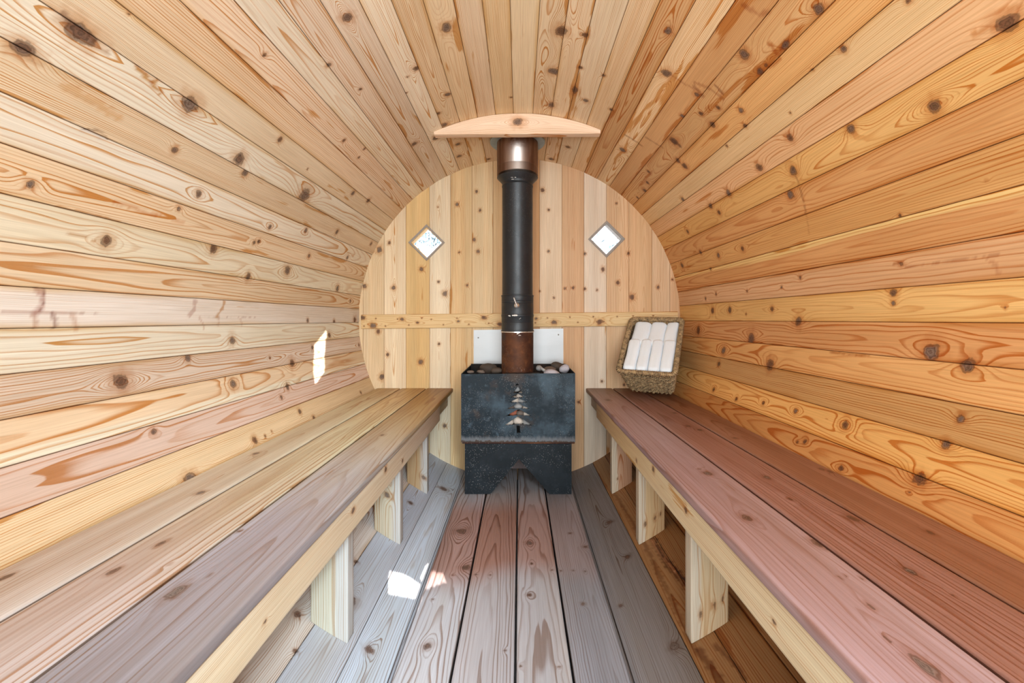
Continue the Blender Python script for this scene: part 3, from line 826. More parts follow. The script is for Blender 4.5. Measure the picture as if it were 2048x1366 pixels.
# ------------------------------------------------------------------ benches
LEG_Y = [.245 * D, .437 * D, .629 * D, .812 * D]
BOARDS = [(.364, .506), (.513, .646), (.653, .781)]
BK_L = [(350,1185,13,2.2),(478,1062,5,1.5),(402,985,7,1.6),(322,1087,7,2),(228,1142,8,2),(10,1155,9,2),(512,907,6,1.6),(765,870,4,1.5),(735,880,2,1),(340,1128,4,1.5),(420,1150,4,1.5)]
BK_R = [(1494,1036,11,1.5),(1634,1087,10,1.8),(1706,1037,9,1.8),(1416,947,9,1.4),(1399,938,4,1),(1534,955,7,1.5),(1819,1142,9,2),(1849,1332,16,2.6),(1861,1065,7,1.6),
        (1739,1212,6,2.5),(1679,1155,3.5,2),(1724,1157,3.5,2),(1690,1150,3,2),(1909,1192,4,1.5),(1216,800,5,1.6),(1376,852,5,1.5),(1400,860,5,1.6),(1349,826,4,1.6),
        (1470,876,5,1.5),(1643,938,5,1.6),(1660,943,5,1.6),(1580,998,5,1.5),(1775,1278,5,2.5)]


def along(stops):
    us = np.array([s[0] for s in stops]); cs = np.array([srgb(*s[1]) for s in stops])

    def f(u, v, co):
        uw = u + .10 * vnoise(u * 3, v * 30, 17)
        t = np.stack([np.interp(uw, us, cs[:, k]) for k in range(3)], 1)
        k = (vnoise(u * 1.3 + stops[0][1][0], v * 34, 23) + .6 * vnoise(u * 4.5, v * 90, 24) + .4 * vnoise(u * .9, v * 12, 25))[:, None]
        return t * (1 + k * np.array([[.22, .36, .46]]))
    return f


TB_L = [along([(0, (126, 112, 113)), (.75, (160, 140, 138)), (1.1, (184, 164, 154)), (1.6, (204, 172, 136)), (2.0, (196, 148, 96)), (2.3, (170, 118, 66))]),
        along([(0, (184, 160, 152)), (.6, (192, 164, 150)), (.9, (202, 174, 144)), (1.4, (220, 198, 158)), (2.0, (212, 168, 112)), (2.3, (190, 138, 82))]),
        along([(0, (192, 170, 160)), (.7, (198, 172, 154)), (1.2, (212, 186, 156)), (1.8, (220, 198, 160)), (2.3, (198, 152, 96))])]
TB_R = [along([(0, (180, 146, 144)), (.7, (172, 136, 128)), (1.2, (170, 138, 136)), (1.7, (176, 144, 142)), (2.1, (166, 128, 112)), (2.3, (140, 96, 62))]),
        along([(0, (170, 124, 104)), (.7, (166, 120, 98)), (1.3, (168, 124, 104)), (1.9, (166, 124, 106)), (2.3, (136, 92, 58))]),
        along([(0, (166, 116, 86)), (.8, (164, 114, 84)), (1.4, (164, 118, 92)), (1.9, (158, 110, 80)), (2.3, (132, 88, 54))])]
Y0 = YF + .02
YE = D - .004


def zfloor(x, y):
    z = R - math.sqrt(max(R * R - x * x, 0))
    return z


def make_bench(side, label, knots_px, tints):
    sx = side
    root = empty('sauna_bench', (sx * .57, 1.0, 0.05))
    tag(root, label, 'bench', 'benches along the barrel walls')
    for bi, (a, b) in enumerate(BOARDS):
        xc = sx * (a + b) / 2
        kn = []
        for (kx, ky, kr, el) in knots_px:
            y = (R - BENCH_Z) * F / (ky - CY); x = (kx - CX) / F * y
            if abs(x - xc) < (b - a) / 2: kn.append((y, x - xc, kr * y / F * .8, el))
        sp = spec(601 + bi + (10 if sx > 0 else 0), tints[bi], ring=(.006, .0075, .005)[bi], v0=(.012, -.02, .0)[bi], slope=(.02, .012, .018)[bi], lc=(.48, .62, .6)[bi], sk=.06, gray=.30, ex=(1.12, 1.0, 1.0)[bi] if sx < 0 else (1.02, 1.06, 1.08)[bi], hue=((.85, .98, 1.01), (.90, 1.05, 1.18), (.90, 1.03, 1.14))[bi] if sx < 0 else ((.98, 1.10, 1.26), (.90, .96, 1.2), (.88, .94, 1.12))[bi])
        W = Wood()
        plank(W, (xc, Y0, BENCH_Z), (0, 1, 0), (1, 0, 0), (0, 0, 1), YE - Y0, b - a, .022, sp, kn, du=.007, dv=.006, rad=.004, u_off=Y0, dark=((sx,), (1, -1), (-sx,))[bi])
        centre(W.build('seat_board', M_BENCH, root))
    # front rail and the short end rail behind it
    yj = 1.98 if sx < 0 else 2.05
    W = Wood()
    fk = [((1407 if sx > 0 else 560) * 0 + y, v, r, 1.4) for y, v, r in ((.95, .01, .006), (1.35, -.012, .005), (1.18, .02, .007), (.62, -.005, .003))]
    tr = along([(0, (238, 212, 160)), (1.0, (234, 204, 150)), (1.5, (226, 186, 124)), (2.1, (190, 142, 92))]) if sx > 0 else along([(0, (238, 212, 166)), (1.2, (232, 204, 162)), (1.6, (214, 186, 152)), (2.1, (176, 138, 102))])
    plank(W, (sx * .370, Y0, .4455), (0, 1, 0), (0, 0, 1), (-sx, 0, 0), yj - Y0, .073, .036, spec(641 + sx, tr, ring=.0034, v0=.10, slope=.006, lc=.55, sk=.06, hue=(.86, .90, 1.0)), fk, du=.006, dv=.005, rad=.003, u_off=Y0)
    centre(W.build('front_rail', M_BENCH, root))
    W = Wood()
    plank(W, (sx * .392, yj + .002, .4455), (0, 1, 0), (0, 0, 1), (-sx, 0, 0), YE - yj - .004, .073, .03, spec(651 + sx, srgb(150, 112, 84), ring=.005, lc=.6, sk=.1), [], du=.007, dv=.006)
    centre(W.build('end_rail', M_BENCH, root))
    for li, y in enumerate(LEG_Y):
        xi, xo = .4115, .501
        zt = .482
        kn = []
        if sx < 0 and li == 2: kn = [(.235, 0.0, .0085, 1)]
        if sx < 0 and li == 3: kn = [(.33, .03, .008, 1)]
        if sx > 0: kn = [(.33, -.01, .0035, 3.2), (.335, .022, .0035, 3), (.325, -.03, .003, 2.4)] if li < 3 else [(.34, .02, .003, 2)]
        tl = {-1: [(238, 214, 164), (240, 218, 168), (236, 202, 146), (222, 166, 100)], 1: [(232, 198, 148), (232, 198, 146), (228, 184, 126), (214, 158, 116)]}[sx][li]

        def remap(co, u, v, w, zt=zt):
            zb = R - np.sqrt(R * R - co[:, 0] ** 2) + .0005
            k = np.clip(u / .40, 0, 1)
            co[:, 2] = zt + (zb - zt) * k
            return co
        sp = spec(661 + li + (10 if sx > 0 else 0), srgb(*tl), ring=.006, v0=.01, slope=.02, lc=.55, sk=.06, sap=((.006, .03, CREAM) if sx < 0 else (.02, .024, CREAM)), hue=((.55, .60, .75) if sx < 0 else (.80, .82, .88)))
        W = Wood()
        # face looks towards the door (-Y), u runs downwards
        plank(W, (sx * (xi + xo) / 2, y, zt), (0, 0, -1), (-sx, 0, 0), (0, -1, 0), .40, xo - xi, .038, sp, kn, du=.008, dv=.006, rad=.002, remap=remap)
        centre(W.build('leg', M_BENCH, root))
    return root


make_bench(-1, 'long three-board cedar bench along the left wall, nothing on it', BK_L, TB_L)
make_bench(1, 'long three-board reddish cedar bench along the right wall, carrying the basket', BK_R, TB_R)

# ------------------------------------------------------------------ arched ceiling board in front of the chimney
yb = .777 * D
zb_ = R + (CY - 268) / F * yb
Wa = Wood()
half = (1201 - 868) / 2 / F * yb
xm = (1034.5 - CX) / F * yb


def arch(co, u, v, w):
    x = co[:, 0]
    zt = R + np.sqrt(np.maximum((R - .001) ** 2 - x ** 2, 0))
    k = (v + .055) / .11
    z0 = zb_ - (x - xm) * -.0060
    co[:, 2] = z0 + np.maximum(zt - z0, .003) * np.clip(k, 0, 1)
    return co


sp = spec(701, srgb(238, 204, 172), ring=.008, v0=.01, slope=.02, lc=.6, sk=.05, hue=(1, 1, 1))
plank(Wa, (xm - half, yb, zb_ + .05), (1, 0, 0), (0, 0, 1), (0, -1, 0), 2 * half, .11, .036, sp, [(half + .003, .008, .019, 1)], du=.004, dv=.005, rad=.002, remap=arch)
o = Wa.build('arched_board', M_CEDAR); centre(o)
tag(o, 'arched pinkish cedar board with one round knot, under the ceiling before the chimney', 'board')


# ------------------------------------------------------------------ lathe / box helpers
def lathe(prof, seg=64, cap=True):
    bm = bmesh.new(); rings = []
    for r, z in prof:
        rings.append([bm.verts.new((r * math.cos(2 * PI * k / seg), r * math.sin(2 * PI * k / seg), z)) for k in range(seg)])
    for a, b in zip(rings[:-1], rings[1:]):
        for k in range(seg): bm.faces.new((a[k], a[(k + 1) % seg], b[(k + 1) % seg], b[k]))
    if cap:
        bm.faces.new(rings[0][::-1]); bm.faces.new(rings[-1])
    return bm


def box(bm, x0, x1, y0, y1, z0, z1):
    v = [bm.verts.new((x, y, z)) for x in (x0, x1) for y in (y0, y1) for z in (z0, z1)]
    for f in ((0, 1, 3, 2), (4, 6, 7, 5), (0, 4, 5, 1), (2, 3, 7, 6), (0, 2, 6, 4), (1, 5, 7, 3)): bm.faces.new([v[i] for i in f])


def bevel(o, w=.002, s=2):
    b = o.modifiers.new('bevel', 'BEVEL'); b.width = w; b.segments = s; b.limit_method = 'ANGLE'; b.angle_limit = .6
    return o


# ------------------------------------------------------------------ stove
SY0, SY1 = 1.945, 2.305
SXC = -.006
SX = .2600
SZ0, SZ1 = .3205, .6367
stove = empty('wood_stove', (SXC, 2.12, FLOOR_Z))
tag(stove, 'blackened steel wood stove with a fir tree cutout, below the chimney pipe', 'stove')


def poly_panel(outer, holes, y0, thick):
    """flat sheet in the XZ plane with holes, thickness towards +Y"""
    bm = bmesh.new(); ed = []
    for poly in [outer] + holes:
        vs = [bm.verts.new((x, y0, z)) for x, z in poly]
        ed += [bm.edges.new((vs[i], vs[(i + 1) % len(vs)])) for i in range(len(vs))]
    bmesh.ops.triangle_fill(bm, use_beauty=True, use_dissolve=False, edges=ed)
    # drop triangles that filled a hole
    for f in list(bm.faces):
        c = f.calc_center_median()
        if any(inside(np.array([c.x]), np.array([c.z]), h)[0] for h in holes): bm.faces.remove(f)
    g = bmesh.ops.extrude_face_region(bm, geom=list(bm.faces))
    bmesh.ops.translate(bm, verts=[e for e in g['geom'] if isinstance(e, bmesh.types.BMVert)], vec=(0, thick, 0))
    return bm


def TZ(zx, zy):   # a point of the tree detail on the stove front
    px, py = 985 + zx / 10.5, 745 + zy / 10.5
    p = P(px, py, SY0); return (p.x, p.z)


TREE = []
tiers = [(228, 268, 40, 280), (292, 432, 100, 433), (445, 522, 140, 523), (535, 628, 190, 628), (640, 772, 245, 753), (765, 920, 282, 898), (910, 1120, 303, 1086)]
rt = random.Random(3)
for (ya, yt, hw, yc) in tiers:
    c = 525 + 10 * rt.uniform(-1, 1) + (yt - 230) * .02
    nx = 7
    top = []; bot = []
    for k in range(1, nx):
        f = k / nx
        top.append((f, ya + (yt - ya) * f ** .9 - 4 + rt.uniform(-4, 2)))
        bot.append((f, yc + (yt - yc) * f ** 1.6 + rt.uniform(-4, 3) + (5 if k % 2 else -6)))
    pts = [(c, ya)] + [(c + hw * f, y) for f, y in top] + [(c + hw, yt)] + [(c + hw * f, max(y, ya + 12)) for f, y in bot[::-1]]
    pts += [(c, yc)] + [(c - hw * f, max(y + rt.uniform(-4, 4), ya + 12)) for f, y in bot] + [(c - hw, yt)] + [(c - hw * f, y) for f, y in top[::-1]]
    TREE.append([TZ(*p) for p in pts])
TREE.append([TZ(*p) for p in ((505, 1108), (560, 1112), (578, 1150), (576, 1240), (590, 1268), (508, 1268))])
outer = [(SXC - SX, SZ0), (SXC + SX, SZ0), (SXC + SX, SZ1 - .002), (SXC - SX, SZ1 - .006)]
o = obj_bm('front_panel', poly_panel(outer, TREE, SY0, .004), M_STOVE, stove); o['label'] = 'bluish steel sheet with the fir tree cut through it'
bm = bmesh.new()
box(bm, SXC - SX, SXC - SX + .004, SY0 + .004, SY1, SZ0, SZ1 - .004)
obj_bm('side_panel', bm, M_STAND, stove)
bm = bmesh.new()
box(bm, SXC + SX - .004, SXC + SX, SY0 + .004, SY1, SZ0, SZ1 - .001)
obj_bm('side_panel', bm, M_STAND, stove)
bm = bmesh.new(); box(bm, SXC - SX + .004, SXC + SX - .004, SY1 - .004, SY1, SZ0, SZ1 + .004)
obj_bm('back_panel', bm, M_INNER, stove)
bm = bmesh.new(); box(bm, SXC - SX + .004, SXC + SX - .004, SY0 + .006, SY1 - .006, SZ0 - .002, SZ0 + .003)
obj_bm('bottom_plate', bm, M_INNER, stove)
bm = bmesh.new()
box(bm, SXC - .205, SXC + .205, SY0 + .085, SY1 - .03, SZ0 + .004, SZ1 - .052)
o = bevel(obj_bm('firebox', bm, M_INNER, stove), .006)
bm = bmesh.new(); box(bm, SXC - .06, SXC + .10, SY0 + .006, SY0 + .040, SZ1 - .010, SZ1 - .004)
obj_bm('top_lip', bm, M_STAND, stove)
# rusty folded edge under the front panel
bm = bmesh.new(); box(bm, SXC - SX + .003, SXC + SX - .001, SY0 + .001, SY0 + .016, SZ0 - .008, SZ0 - .0005)
o = bevel(obj_bm('folded_edge', bm, M_RUST, stove), .003); o['label'] = 'rusty folded lower edge'
# stand with the notch
BY0 = 1.962
bxh = .2455
zA = P(1038, 918, BY0).z
nl, nr = P(981, 990, BY0).x, P(1099, 990, BY0).x
ap = P(1038, 918, BY0).x
o2 = [(SXC - bxh, FLOOR_Z + .001), (nl, FLOOR_Z + .001), (ap, zA), (nr, FLOOR_Z + .001), (SXC + bxh, FLOOR_Z + .001), (SXC + bxh, SZ0 - .001), (SXC - bxh, SZ0 - .001)]
bm = poly_panel(o2, [], BY0, .005)
o = obj_bm('stand_front', bm, M_STAND, stove)
for s in (-1, 1):
    bm = bmesh.new(); box(bm, SXC + s * bxh - (.004 if s > 0 else 0), SXC + s * bxh + (.004 if s < 0 else 0), BY0 + .005, 2.26, FLOOR_Z + .001, SZ0 - .003)
    obj_bm('stand_side', bm, M_STAND, stove)
bm = bmesh.new(); box(bm, SXC - .2, SXC + .2, 2.20, 2.206, P(1038, 937, 2.2).z, SZ0 - .003)
o = obj_bm('back_apron', bm, M_APRON, stove); o['label'] = 'brownish plate seen through the notch'

# ------------------------------------------------------------------ chimney
CXP, CYP = (1035 - CX) / F * 2.06, 2.06
chim = empty('chimney_pipe', (CXP, CYP, .60))
tag(chim, 'black round stovepipe with rusted foot and browned metal collar, rising through the ceiling', 'chimney')


def zf(py, rad=.0761): return R - (py - CY) / F * (CYP - rad)


def pipe_part(name, prof, mat, label=None, seg=72):
    bm = lathe(prof, seg)
    o = obj_bm(name, bm, mat, chim, smooth=True)
    o.matrix_parent_inverse = Matrix.Translation((-CXP, -CYP, -.60))
    o.location = (CXP, CYP, 0)
    m = o.modifiers.new('es', 'EDGE_SPLIT'); m.split_angle = .7
    if label: o['label'] = label
    return o


zr1 = zf(664)
pipe_part('rusted_section', [(.0768, .588), (.0768, zr1)], M_RUST, 'rust brown lower pipe')
pipe_part('joint_band', [(.0768, zr1), (.0790, zr1 + .001), (.0790, zr1 + .006), (.0768, zr1 + .008), (.0768, zf(646)), (.0760, zf(646) + .002), (.0768, zf(646) + .004), (.0768, zf(634)),
                         (.0785, zf(633)), (.0785, zf(629)), (.0770, zf(628))], M_PIPE)
pipe_part('joint_ring', [(.0770, zr1 - .004), (.0798, zr1 - .003), (.0798, zr1 + .001), (.0792, zr1 + .0015)], M_CHROME, 'thin bright metal ring above the rusted pipe')
pipe_part('damper_section', [(.0770, zf(628) + .0003), (.0770, zf(606)), (.0762, zf(606) + .001), (.0770, zf(606) + .003), (.0770, zf(602)), (.0762, zf(602) + .001), (.0770, zf(602) + .003), (.0770, zf(592)),
                             (.0790, zf(591)), (.0790, zf(589.5)), (.0765, zf(588.5))], M_PIPE)
pipe_part('upper_pipe', [(.0735, zf(588.5) + .0003), (.0735, zf(366)), (.0752, zf(365)), (.0752, zf(363)), (.0735, zf(362)), (.0740, zf(358)), (.0775, zf(355)), (.0985, zf(346)), (.0990, zf(345.5))], M_PIPE)
zc0 = R + (CY - 350) / F * CYP
pipe_part('metal_collar', [(.0965, zc0 - .006), (.0992, zc0 - .004), (.0992, zc0 + .030), (.0982, zc0 + .031), (.0982, zc0 + .033), (.0990, zc0 + .034), (.0990, 1.752)], M_COLLAR, 'heat browned metal collar')
pipe_part('ceiling_flange', [(.1000, 1.7285), (.130, 1.7285), (.1325, 1.731), (.1325, 1.737), (.130, 1.739), (.1000, 1.739)], M_GALV, 'bluish galvanised ring')
# damper key
bm = bmesh.new()
kc = P(1033.5, 611, CYP - .0775)
bmesh.ops.create_cone(bm, cap_ends=True, segments=24, radius1=.0125, radius2=.0125, depth=.004, matrix=Matrix.Translation(kc) @ Matrix.Rotation(PI / 2, 4, 'X'))
a = P(1033.5, 611, CYP - .081); b = P(1028, 596, CYP - .088)
d = (b - a)
for k in range(9):
    c = a + d * (k / 8)
    bmesh.ops.create_uvsphere(bm, u_segments=10, v_segments=6, radius=.0046 if k % 2 else .0034, matrix=Matrix.Translation(c))
bmesh.ops.create_cone(bm, cap_ends=True, segments=12, radius1=.0022, radius2=.0022, depth=d.length, matrix=Matrix.Translation((a + b) / 2) @ d.to_track_quat('Z', 'Y').to_matrix().to_4x4())
o = obj_bm('damper_key', bm, M_CHROME, chim, smooth=True); o['label'] = 'bright metal damper key with a coiled handle'
# flakes of white scale at the joints
bm = bmesh.new()
rs = random.Random(5)
for (px, py, sp_) in ((1032, 630, 8), (1028, 631, 7), (1020, 632, 5), (1040, 637, 3), (1037, 667, 6), (1039, 670, 4), (1025, 353, 7), (1032, 354, 6), (1022, 344, 3), (1037, 353, 3), (1026, 358, 3)):
    for q in range(3):
        x = (px - 1035 + rs.uniform(-2, 2)) / F * 2.0
        rad_ = .0775 if py > 400 else (.083 if py < 350 else .0765)
        y = CYP - math.sqrt(max((rad_ + .0016) ** 2 - x * x, 0))
        z = R - (py + rs.uniform(-1, 1) - CY) / F * y
        m = Matrix.Translation((CXP + x, y, z)) @ Matrix.Diagonal((sp_ * .0008, .0012, sp_ * .00045, 1))
        bmesh.ops.create_icosphere(bm, subdivisions=1, radius=1.0, matrix=m)
o = obj_bm('scale_flakes', bm, M_SCALE, chim); o['kind'] = 'stuff'; o['label'] = 'white flakes of scale at the joints'
centre(o) if False else None

# ------------------------------------------------------------------ heat shield plate on the end wall
x0, x1 = (947.5 - CX) * PX, (1126.5 - CX) * PX
pl = empty('heat_shield', ((x0 + x1) / 2, D - .003, R - (729 - CY) * PX))
tag(pl, 'pale grey sheet metal plate screwed to the wall behind the stovepipe', 'plate')
bm = bmesh.new()
zt0, zt1 = R - (660 - CY) * PX, R - (657 - CY) * PX
zl = R - (735 - CY) * PX
v = [bm.verts.new(p) for p in ((x0, D - .0045, zl), (x1, D - .0045, zl), (x1, D - .0045, zt1), (x0, D - .0045, zt0))]
bm.faces.new(v)
g = bmesh.ops.extrude_face_region(bm, geom=list(bm.faces)); bmesh.ops.translate(bm, verts=[e for e in g['geom'] if isinstance(e, bmesh.types.BMVert)], vec=(0, .003, 0))
obj_bm('plate', bm, M_PLATE, pl)
for (px, py) in ((956.5, 675.5), (1117, 669.5)):
    bm = bmesh.new(); c = P(px, py, D - .0055)
    bmesh.ops.create_cone(bm, cap_ends=True, segments=16, radius1=.0042, radius2=.003, depth=.003, matrix=Matrix.Translation(c) @ Matrix.Rotation(PI / 2, 4, 'X'))
    obj_bm('screw', bm, M_SCREW, pl, smooth=False)


# ------------------------------------------------------------------ stones
def stone(px, py, y, rpx, mat, label, group, asp=(1, 1, 1), rot=0.0, seed=0):
    bm = bmesh.new()
    bmesh.ops.create_icosphere(bm, subdivisions=3, radius=1.0)
    r = rpx / F * y
    rs = random.Random(seed * 7 + 1)
    off = Vector((rs.uniform(-9, 9), rs.uniform(-9, 9), rs.uniform(-9, 9)))
    from mathutils import noise as mn
    for v in bm.verts:
        k = 1 + .20 * mn.noise(v.co * .9 + off) + .08 * mn.noise(v.co * 2.2 + off)
        v.co = Vector((v.co.x * asp[0], v.co.y * asp[1], v.co.z * asp[2])) * (k * r)
    bmesh.ops.rotate(bm, verts=bm.verts, cent=(0, 0, 0), matrix=Matrix.Rotation(rot, 3, 'Y'))
    o = obj_bm('sauna_stone', bm, M_ST[mat], None, smooth=True)
    o.location = P(px, py, y)
    return tag(o, label, 'stone', group)


G1 = 'stones lying on top of the stove'
def tp(a, b): return 905 + a / 7.877, 640 + b / 7.877
TOP = [
 (580, 770, 2.19, 18, 'dark', 'large dark brown stone on the stove top, left of the pipe', (1.1, .8, .62), .1),
 (700, 800, 2.06, 11, 'dark', 'small dark stone on the stove top, touching the pipe on its left', (1.1, .8, .6), 0),
 (450, 815, 2.03, 7, 'brown', 'small brown stone on the stove top near its front left corner', (1.2, .9, .55), 0),
 (290, 818, 2.03, 6, 'brown', 'small brown pebble on the stove top in its far left end', (1.2, .9, .55), 0),
 (1365, 760, 2.10, 7.5, 'grey', 'small round grey stone on the stove top, just right of the pipe', (.9, .9, .8), 0),
 (1440, 790, 2.03, 7.5, 'grey', 'slim pale grey stone leaning on the stove top, right of the pipe', (1.3, .6, .42), .6),
 (1525, 785, 2.12, 11, 'brown', 'brown stone on the stove top behind the white front stone', (1.2, .8, .6), 0),
 (1660, 745, 2.20, 12.5, 'dark', 'dark stone on the stove top at the back right', (1.2, .8, .8), .2),
 (1765, 770, 2.08, 10.5, 'pale', 'pale lilac stone standing highest at the stove top right corner', (1.0, .8, .78), -.4),
 (1565, 846, 1.99, 16, 'pale', 'flat whitish stone at the front edge of the stove top', (1.05, .8, .52), .05)]
for i, (a, b, y, r, m_, lab, asp, rot) in enumerate(TOP):
    px, py = tp(a, b); stone(px, py, y, r, m_, lab, G1, asp, rot, i)
G2 = 'stones seen through the tree cutout'
CUT = [
 (520, 330, 'grey', 'grey stone seen through the top of the tree cutout', 8), (420, 450, 'dark', 'dark stone seen through the upper left of the tree cutout', 8),
 (600, 470, 'tan', 'pale tan stone seen through the upper right of the tree cutout', 8.5), (460, 570, 'tan', 'pale tan stone left of centre in the middle of the tree cutout', 8.5),
 (620, 590, 'grey', 'grey stone right of centre in the middle of the tree cutout', 8.5), (380, 720, 'brown', 'brown stone at the left of the tree cutout, above the red one', 8.5),
 (540, 705, 'grey', 'grey stone at the centre of the tree cutout', 8), (710, 730, 'tan', 'pale tan stone at the right of the tree cutout, upper of two', 7.5),
 (430, 840, 'red', 'red stone seen through the left of the tree cutout', 9.5), (580, 860, 'brown', 'brown stone at the centre of the tree cutout beside the red one', 8),
 (710, 860, 'tan', 'pale tan stone at the right of the tree cutout, lower of two', 7.5), (330, 1040, 'tan', 'pinkish tan stone at the lower left of the tree cutout', 10),
 (540, 1020, 'tan', 'pale tan stone at the bottom centre of the tree cutout', 9.5), (730, 1030, 'grey', 'grey stone at the lower right of the tree cutout', 9.5)]
for i, (a, b, m_, lab, r) in enumerate(CUT):
    stone(985 + a / 10.5, 745 + b / 10.5, SY0 + .038 + .004 * (i % 3), r, m_, lab, G2, (1.1, .8, .85), (i * .7) % 1.2 - .6, 40 + i)

# ------------------------------------------------------------------ basket with towels
BL = Vector((.464, 2.03, .628)); BR = Vector((.699, 1.910, .625)); TL = Vector((.594, 2.285, .882))
wv = (BR - BL).normalized(); uv = (TL - BL); uv = (uv - wv * uv.dot(wv)); HB = uv.length; uv.normalize(); nv_ = wv.cross(uv)
WB = (BR - BL).length
rc = BL + wv * WB / 2 + uv * HB / 2          # centre of the rim
DEP = .180
BM = Matrix((wv, uv, nv_)).transposed().to_4x4()     # local x = width, y = up the opening, z = out of the opening
BM.translation = rc
bask = empty('wicker_basket'); bask.matrix_world = BM
bpy.context.view_layer.update()
tag(bask, 'brown woven seagrass basket tilted back on the right bench, filled with towels', 'basket')


def rrect(hx, hy, r, n=160):
    """rounded rectangle by arc length, starts at the middle of the lower side"""
    pts = []
    seq = [((hx - r), -(hy - r), -PI / 2), ((hx - r), (hy - r), 0), (-(hx - r), (hy - r), PI / 2), (-(hx - r), -(hy - r), PI)]
    poly = [(0.0, -hy)]
    for cx, cy, a0 in seq:
        for k in range(9):
            a = a0 + PI / 2 * k / 8
            poly.append((cx + r * math.cos(a), cy + r * math.sin(a)))
    poly.append((0.0, -hy))
    poly = np.array(poly); seg = np.linalg.norm(np.diff(poly, axis=0), axis=1); cum = np.concatenate([[0], np.cumsum(seg)])
    s = np.linspace(0, cum[-1], n, endpoint=False)
    return np.stack([np.interp(s, cum, poly[:, 0]), np.interp(s, cum, poly[:, 1])], 1), cum[-1]


def tube(bm, pts, rad, seg=6, closed=True):
    n_ = len(pts); rings = []
    for i in range(n_):
        p = pts[i]; q = pts[(i + 1) % n_] if closed or i < n_ - 1 else p; o_ = pts[i - 1] if closed or i > 0 else p
        t = (q - o_).normalized(); a = t.orthogonal().normalized() if i == 0 else (a - t * a.dot(t)).normalized(); b = t.cross(a)
        r_ = rad[i] if hasattr(rad, '__len__') else rad
        rings.append([bm.verts.new(p + (a * math.cos(2 * PI * k / seg) + b * math.sin(2 * PI * k / seg)) * r_) for k in range(seg)])
    for i in range(n_ if closed else n_ - 1):
        A, B = rings[i], rings[(i + 1) % n_]
        sh_ = 0
        if closed and i == n_ - 1:
            sh_ = min(range(seg), key=lambda k: (A[0].co - B[k].co).length)
        for k in range(seg): bm.faces.new((A[k], A[(k + 1) % seg], B[(k + 1 + sh_) % seg], B[(k + sh_) % seg]))
    if not closed: bm.faces.new(rings[0][::-1]); bm.faces.new(rings[-1])


def local(o):
    o.parent = bask; o.matrix_parent_inverse = Matrix(); return o


ROWS = 17
bm = bmesh.new()
rw = random.Random(9)
hx1, hy1 = WB / 2 - .004, HB / 2 - .004
for k in range(ROWS):
    f = (k + .6) / ROWS                        # 0 at rim, 1 at base
    hx, hy = hx1 - .026 * f, hy1 - .040 * f
    path, per = rrect(hx, hy, .020, 190)
    z = -DEP * f
    tw = int(per / .020)
    for strand in (0, 1):
        pts = []; rad_ = []
        ph = rw.uniform(0, 6)
        for i, (x, y) in enumerate(path):
            nx_, ny_ = path[(i + 1) % len(path)] - path[i - 1]; l_ = math.hypot(nx_, ny_); ox, oy = ny_ / l_, -nx_ / l_
            a = 2 * PI * tw * i / len(path) + PI * strand + ph
            q = .0039
            jit = .0008 * math.sin(i * 1.7 + k * 3)
            pts.append(Vector((x + ox * (q * math.cos(a) + jit), y + oy * (q * math.cos(a) + jit), z + q * 1.1 * math.sin(a))))
            rad_.append(.0031 * (1 + .25 * math.sin(i * .9 + k * 2.3)))
        if k in (0, 1) :
            # grip opening in the lower side: leave the strand out for the middle 6 cm
            n_ = len(path); cut = int(.034 / per * n_)
            keep = list(range(cut, n_ - cut))
            if k == 1 or True: tube(bm, [pts[i] for i in keep], [rad_[i] for i in keep], 6, closed=False)
        else:
            tube(bm, pts, rad_, 6)
local(obj_bm('woven_body', bm, M_WICKER, None, smooth=True))
# inner lining surface and base
bm = bmesh.new(); rings = []
for k in range(7):
    f = .12 + .86 * k / 6
    path, per = rrect(hx1 - .026 * f - .005, hy1 - .040 * f - .005, .019, 60)
    rings.append([bm.verts.new((x, y, -DEP * f)) for x, y in path])
for a_, b_ in zip(rings[:-1], rings[1:]):
    for i in range(60): bm.faces.new((a_[i], a_[(i + 1) % 60], b_[(i + 1) % 60], b_[i]))
bm.faces.new(rings[-1])
local(obj_bm('inner_wall', bm, M_BIN, None, smooth=True))
# wrapped rim
bm = bmesh.new()
path, per = rrect(hx1, hy1, .020, 220)
tube(bm, [Vector((x, y, .004)) for x, y in path], .0095, 10)
NW = 150
pw, _ = rrect(hx1, hy1, .020, NW)
for i in range(NW):
    x, y = pw[i]; t = Vector((*(pw[(i + 1) % NW] - pw[i - 1]), 0)).normalized(); o_ = Vector((t.y, -t.x, 0))
    pts = []
    for q in range(11):
        a = 2 * PI * q / 10
        pts.append(Vector((x, y, .004)) + o_ * (.0105 * math.cos(a)) + Vector((0, 0, .0105 * math.sin(a))) + t * ((q / 10 - .5) * .006 + rw.uniform(-.0006, .0006)))
    tube(bm, pts, .0026, 5, closed=False)
local(obj_bm('rim', bm, M_WICKER, None, smooth=True))
# stray fibres of the weave along the edges
bm = bmesh.new()
for i in range(70):
    k = rw.random(); f = rw.uniform(.1, .95)
    path, per = rrect(hx1 - .026 * f + .004, hy1 - .040 * f + .004, .020, 190)
    j = rw.randrange(190); x, y = path[j]; t = Vector((*(path[(j + 1) % 190] - path[j - 1]), 0)).normalized(); o_ = Vector((t.y, -t.x, 0))
    p = Vector((x, y, -DEP * f)); dr = (t * rw.uniform(-1, 1) + o_ * rw.uniform(.1, .4) + Vector((0, 0, rw.uniform(-.5, .5)))).normalized()
    tube(bm, [p, p + dr * .008, p + dr * .014 + o_ * .002], .0007, 4, closed=False)
o = local(obj_bm('loose_fibres', bm, M_WICKER, None)); o['kind'] = 'stuff'


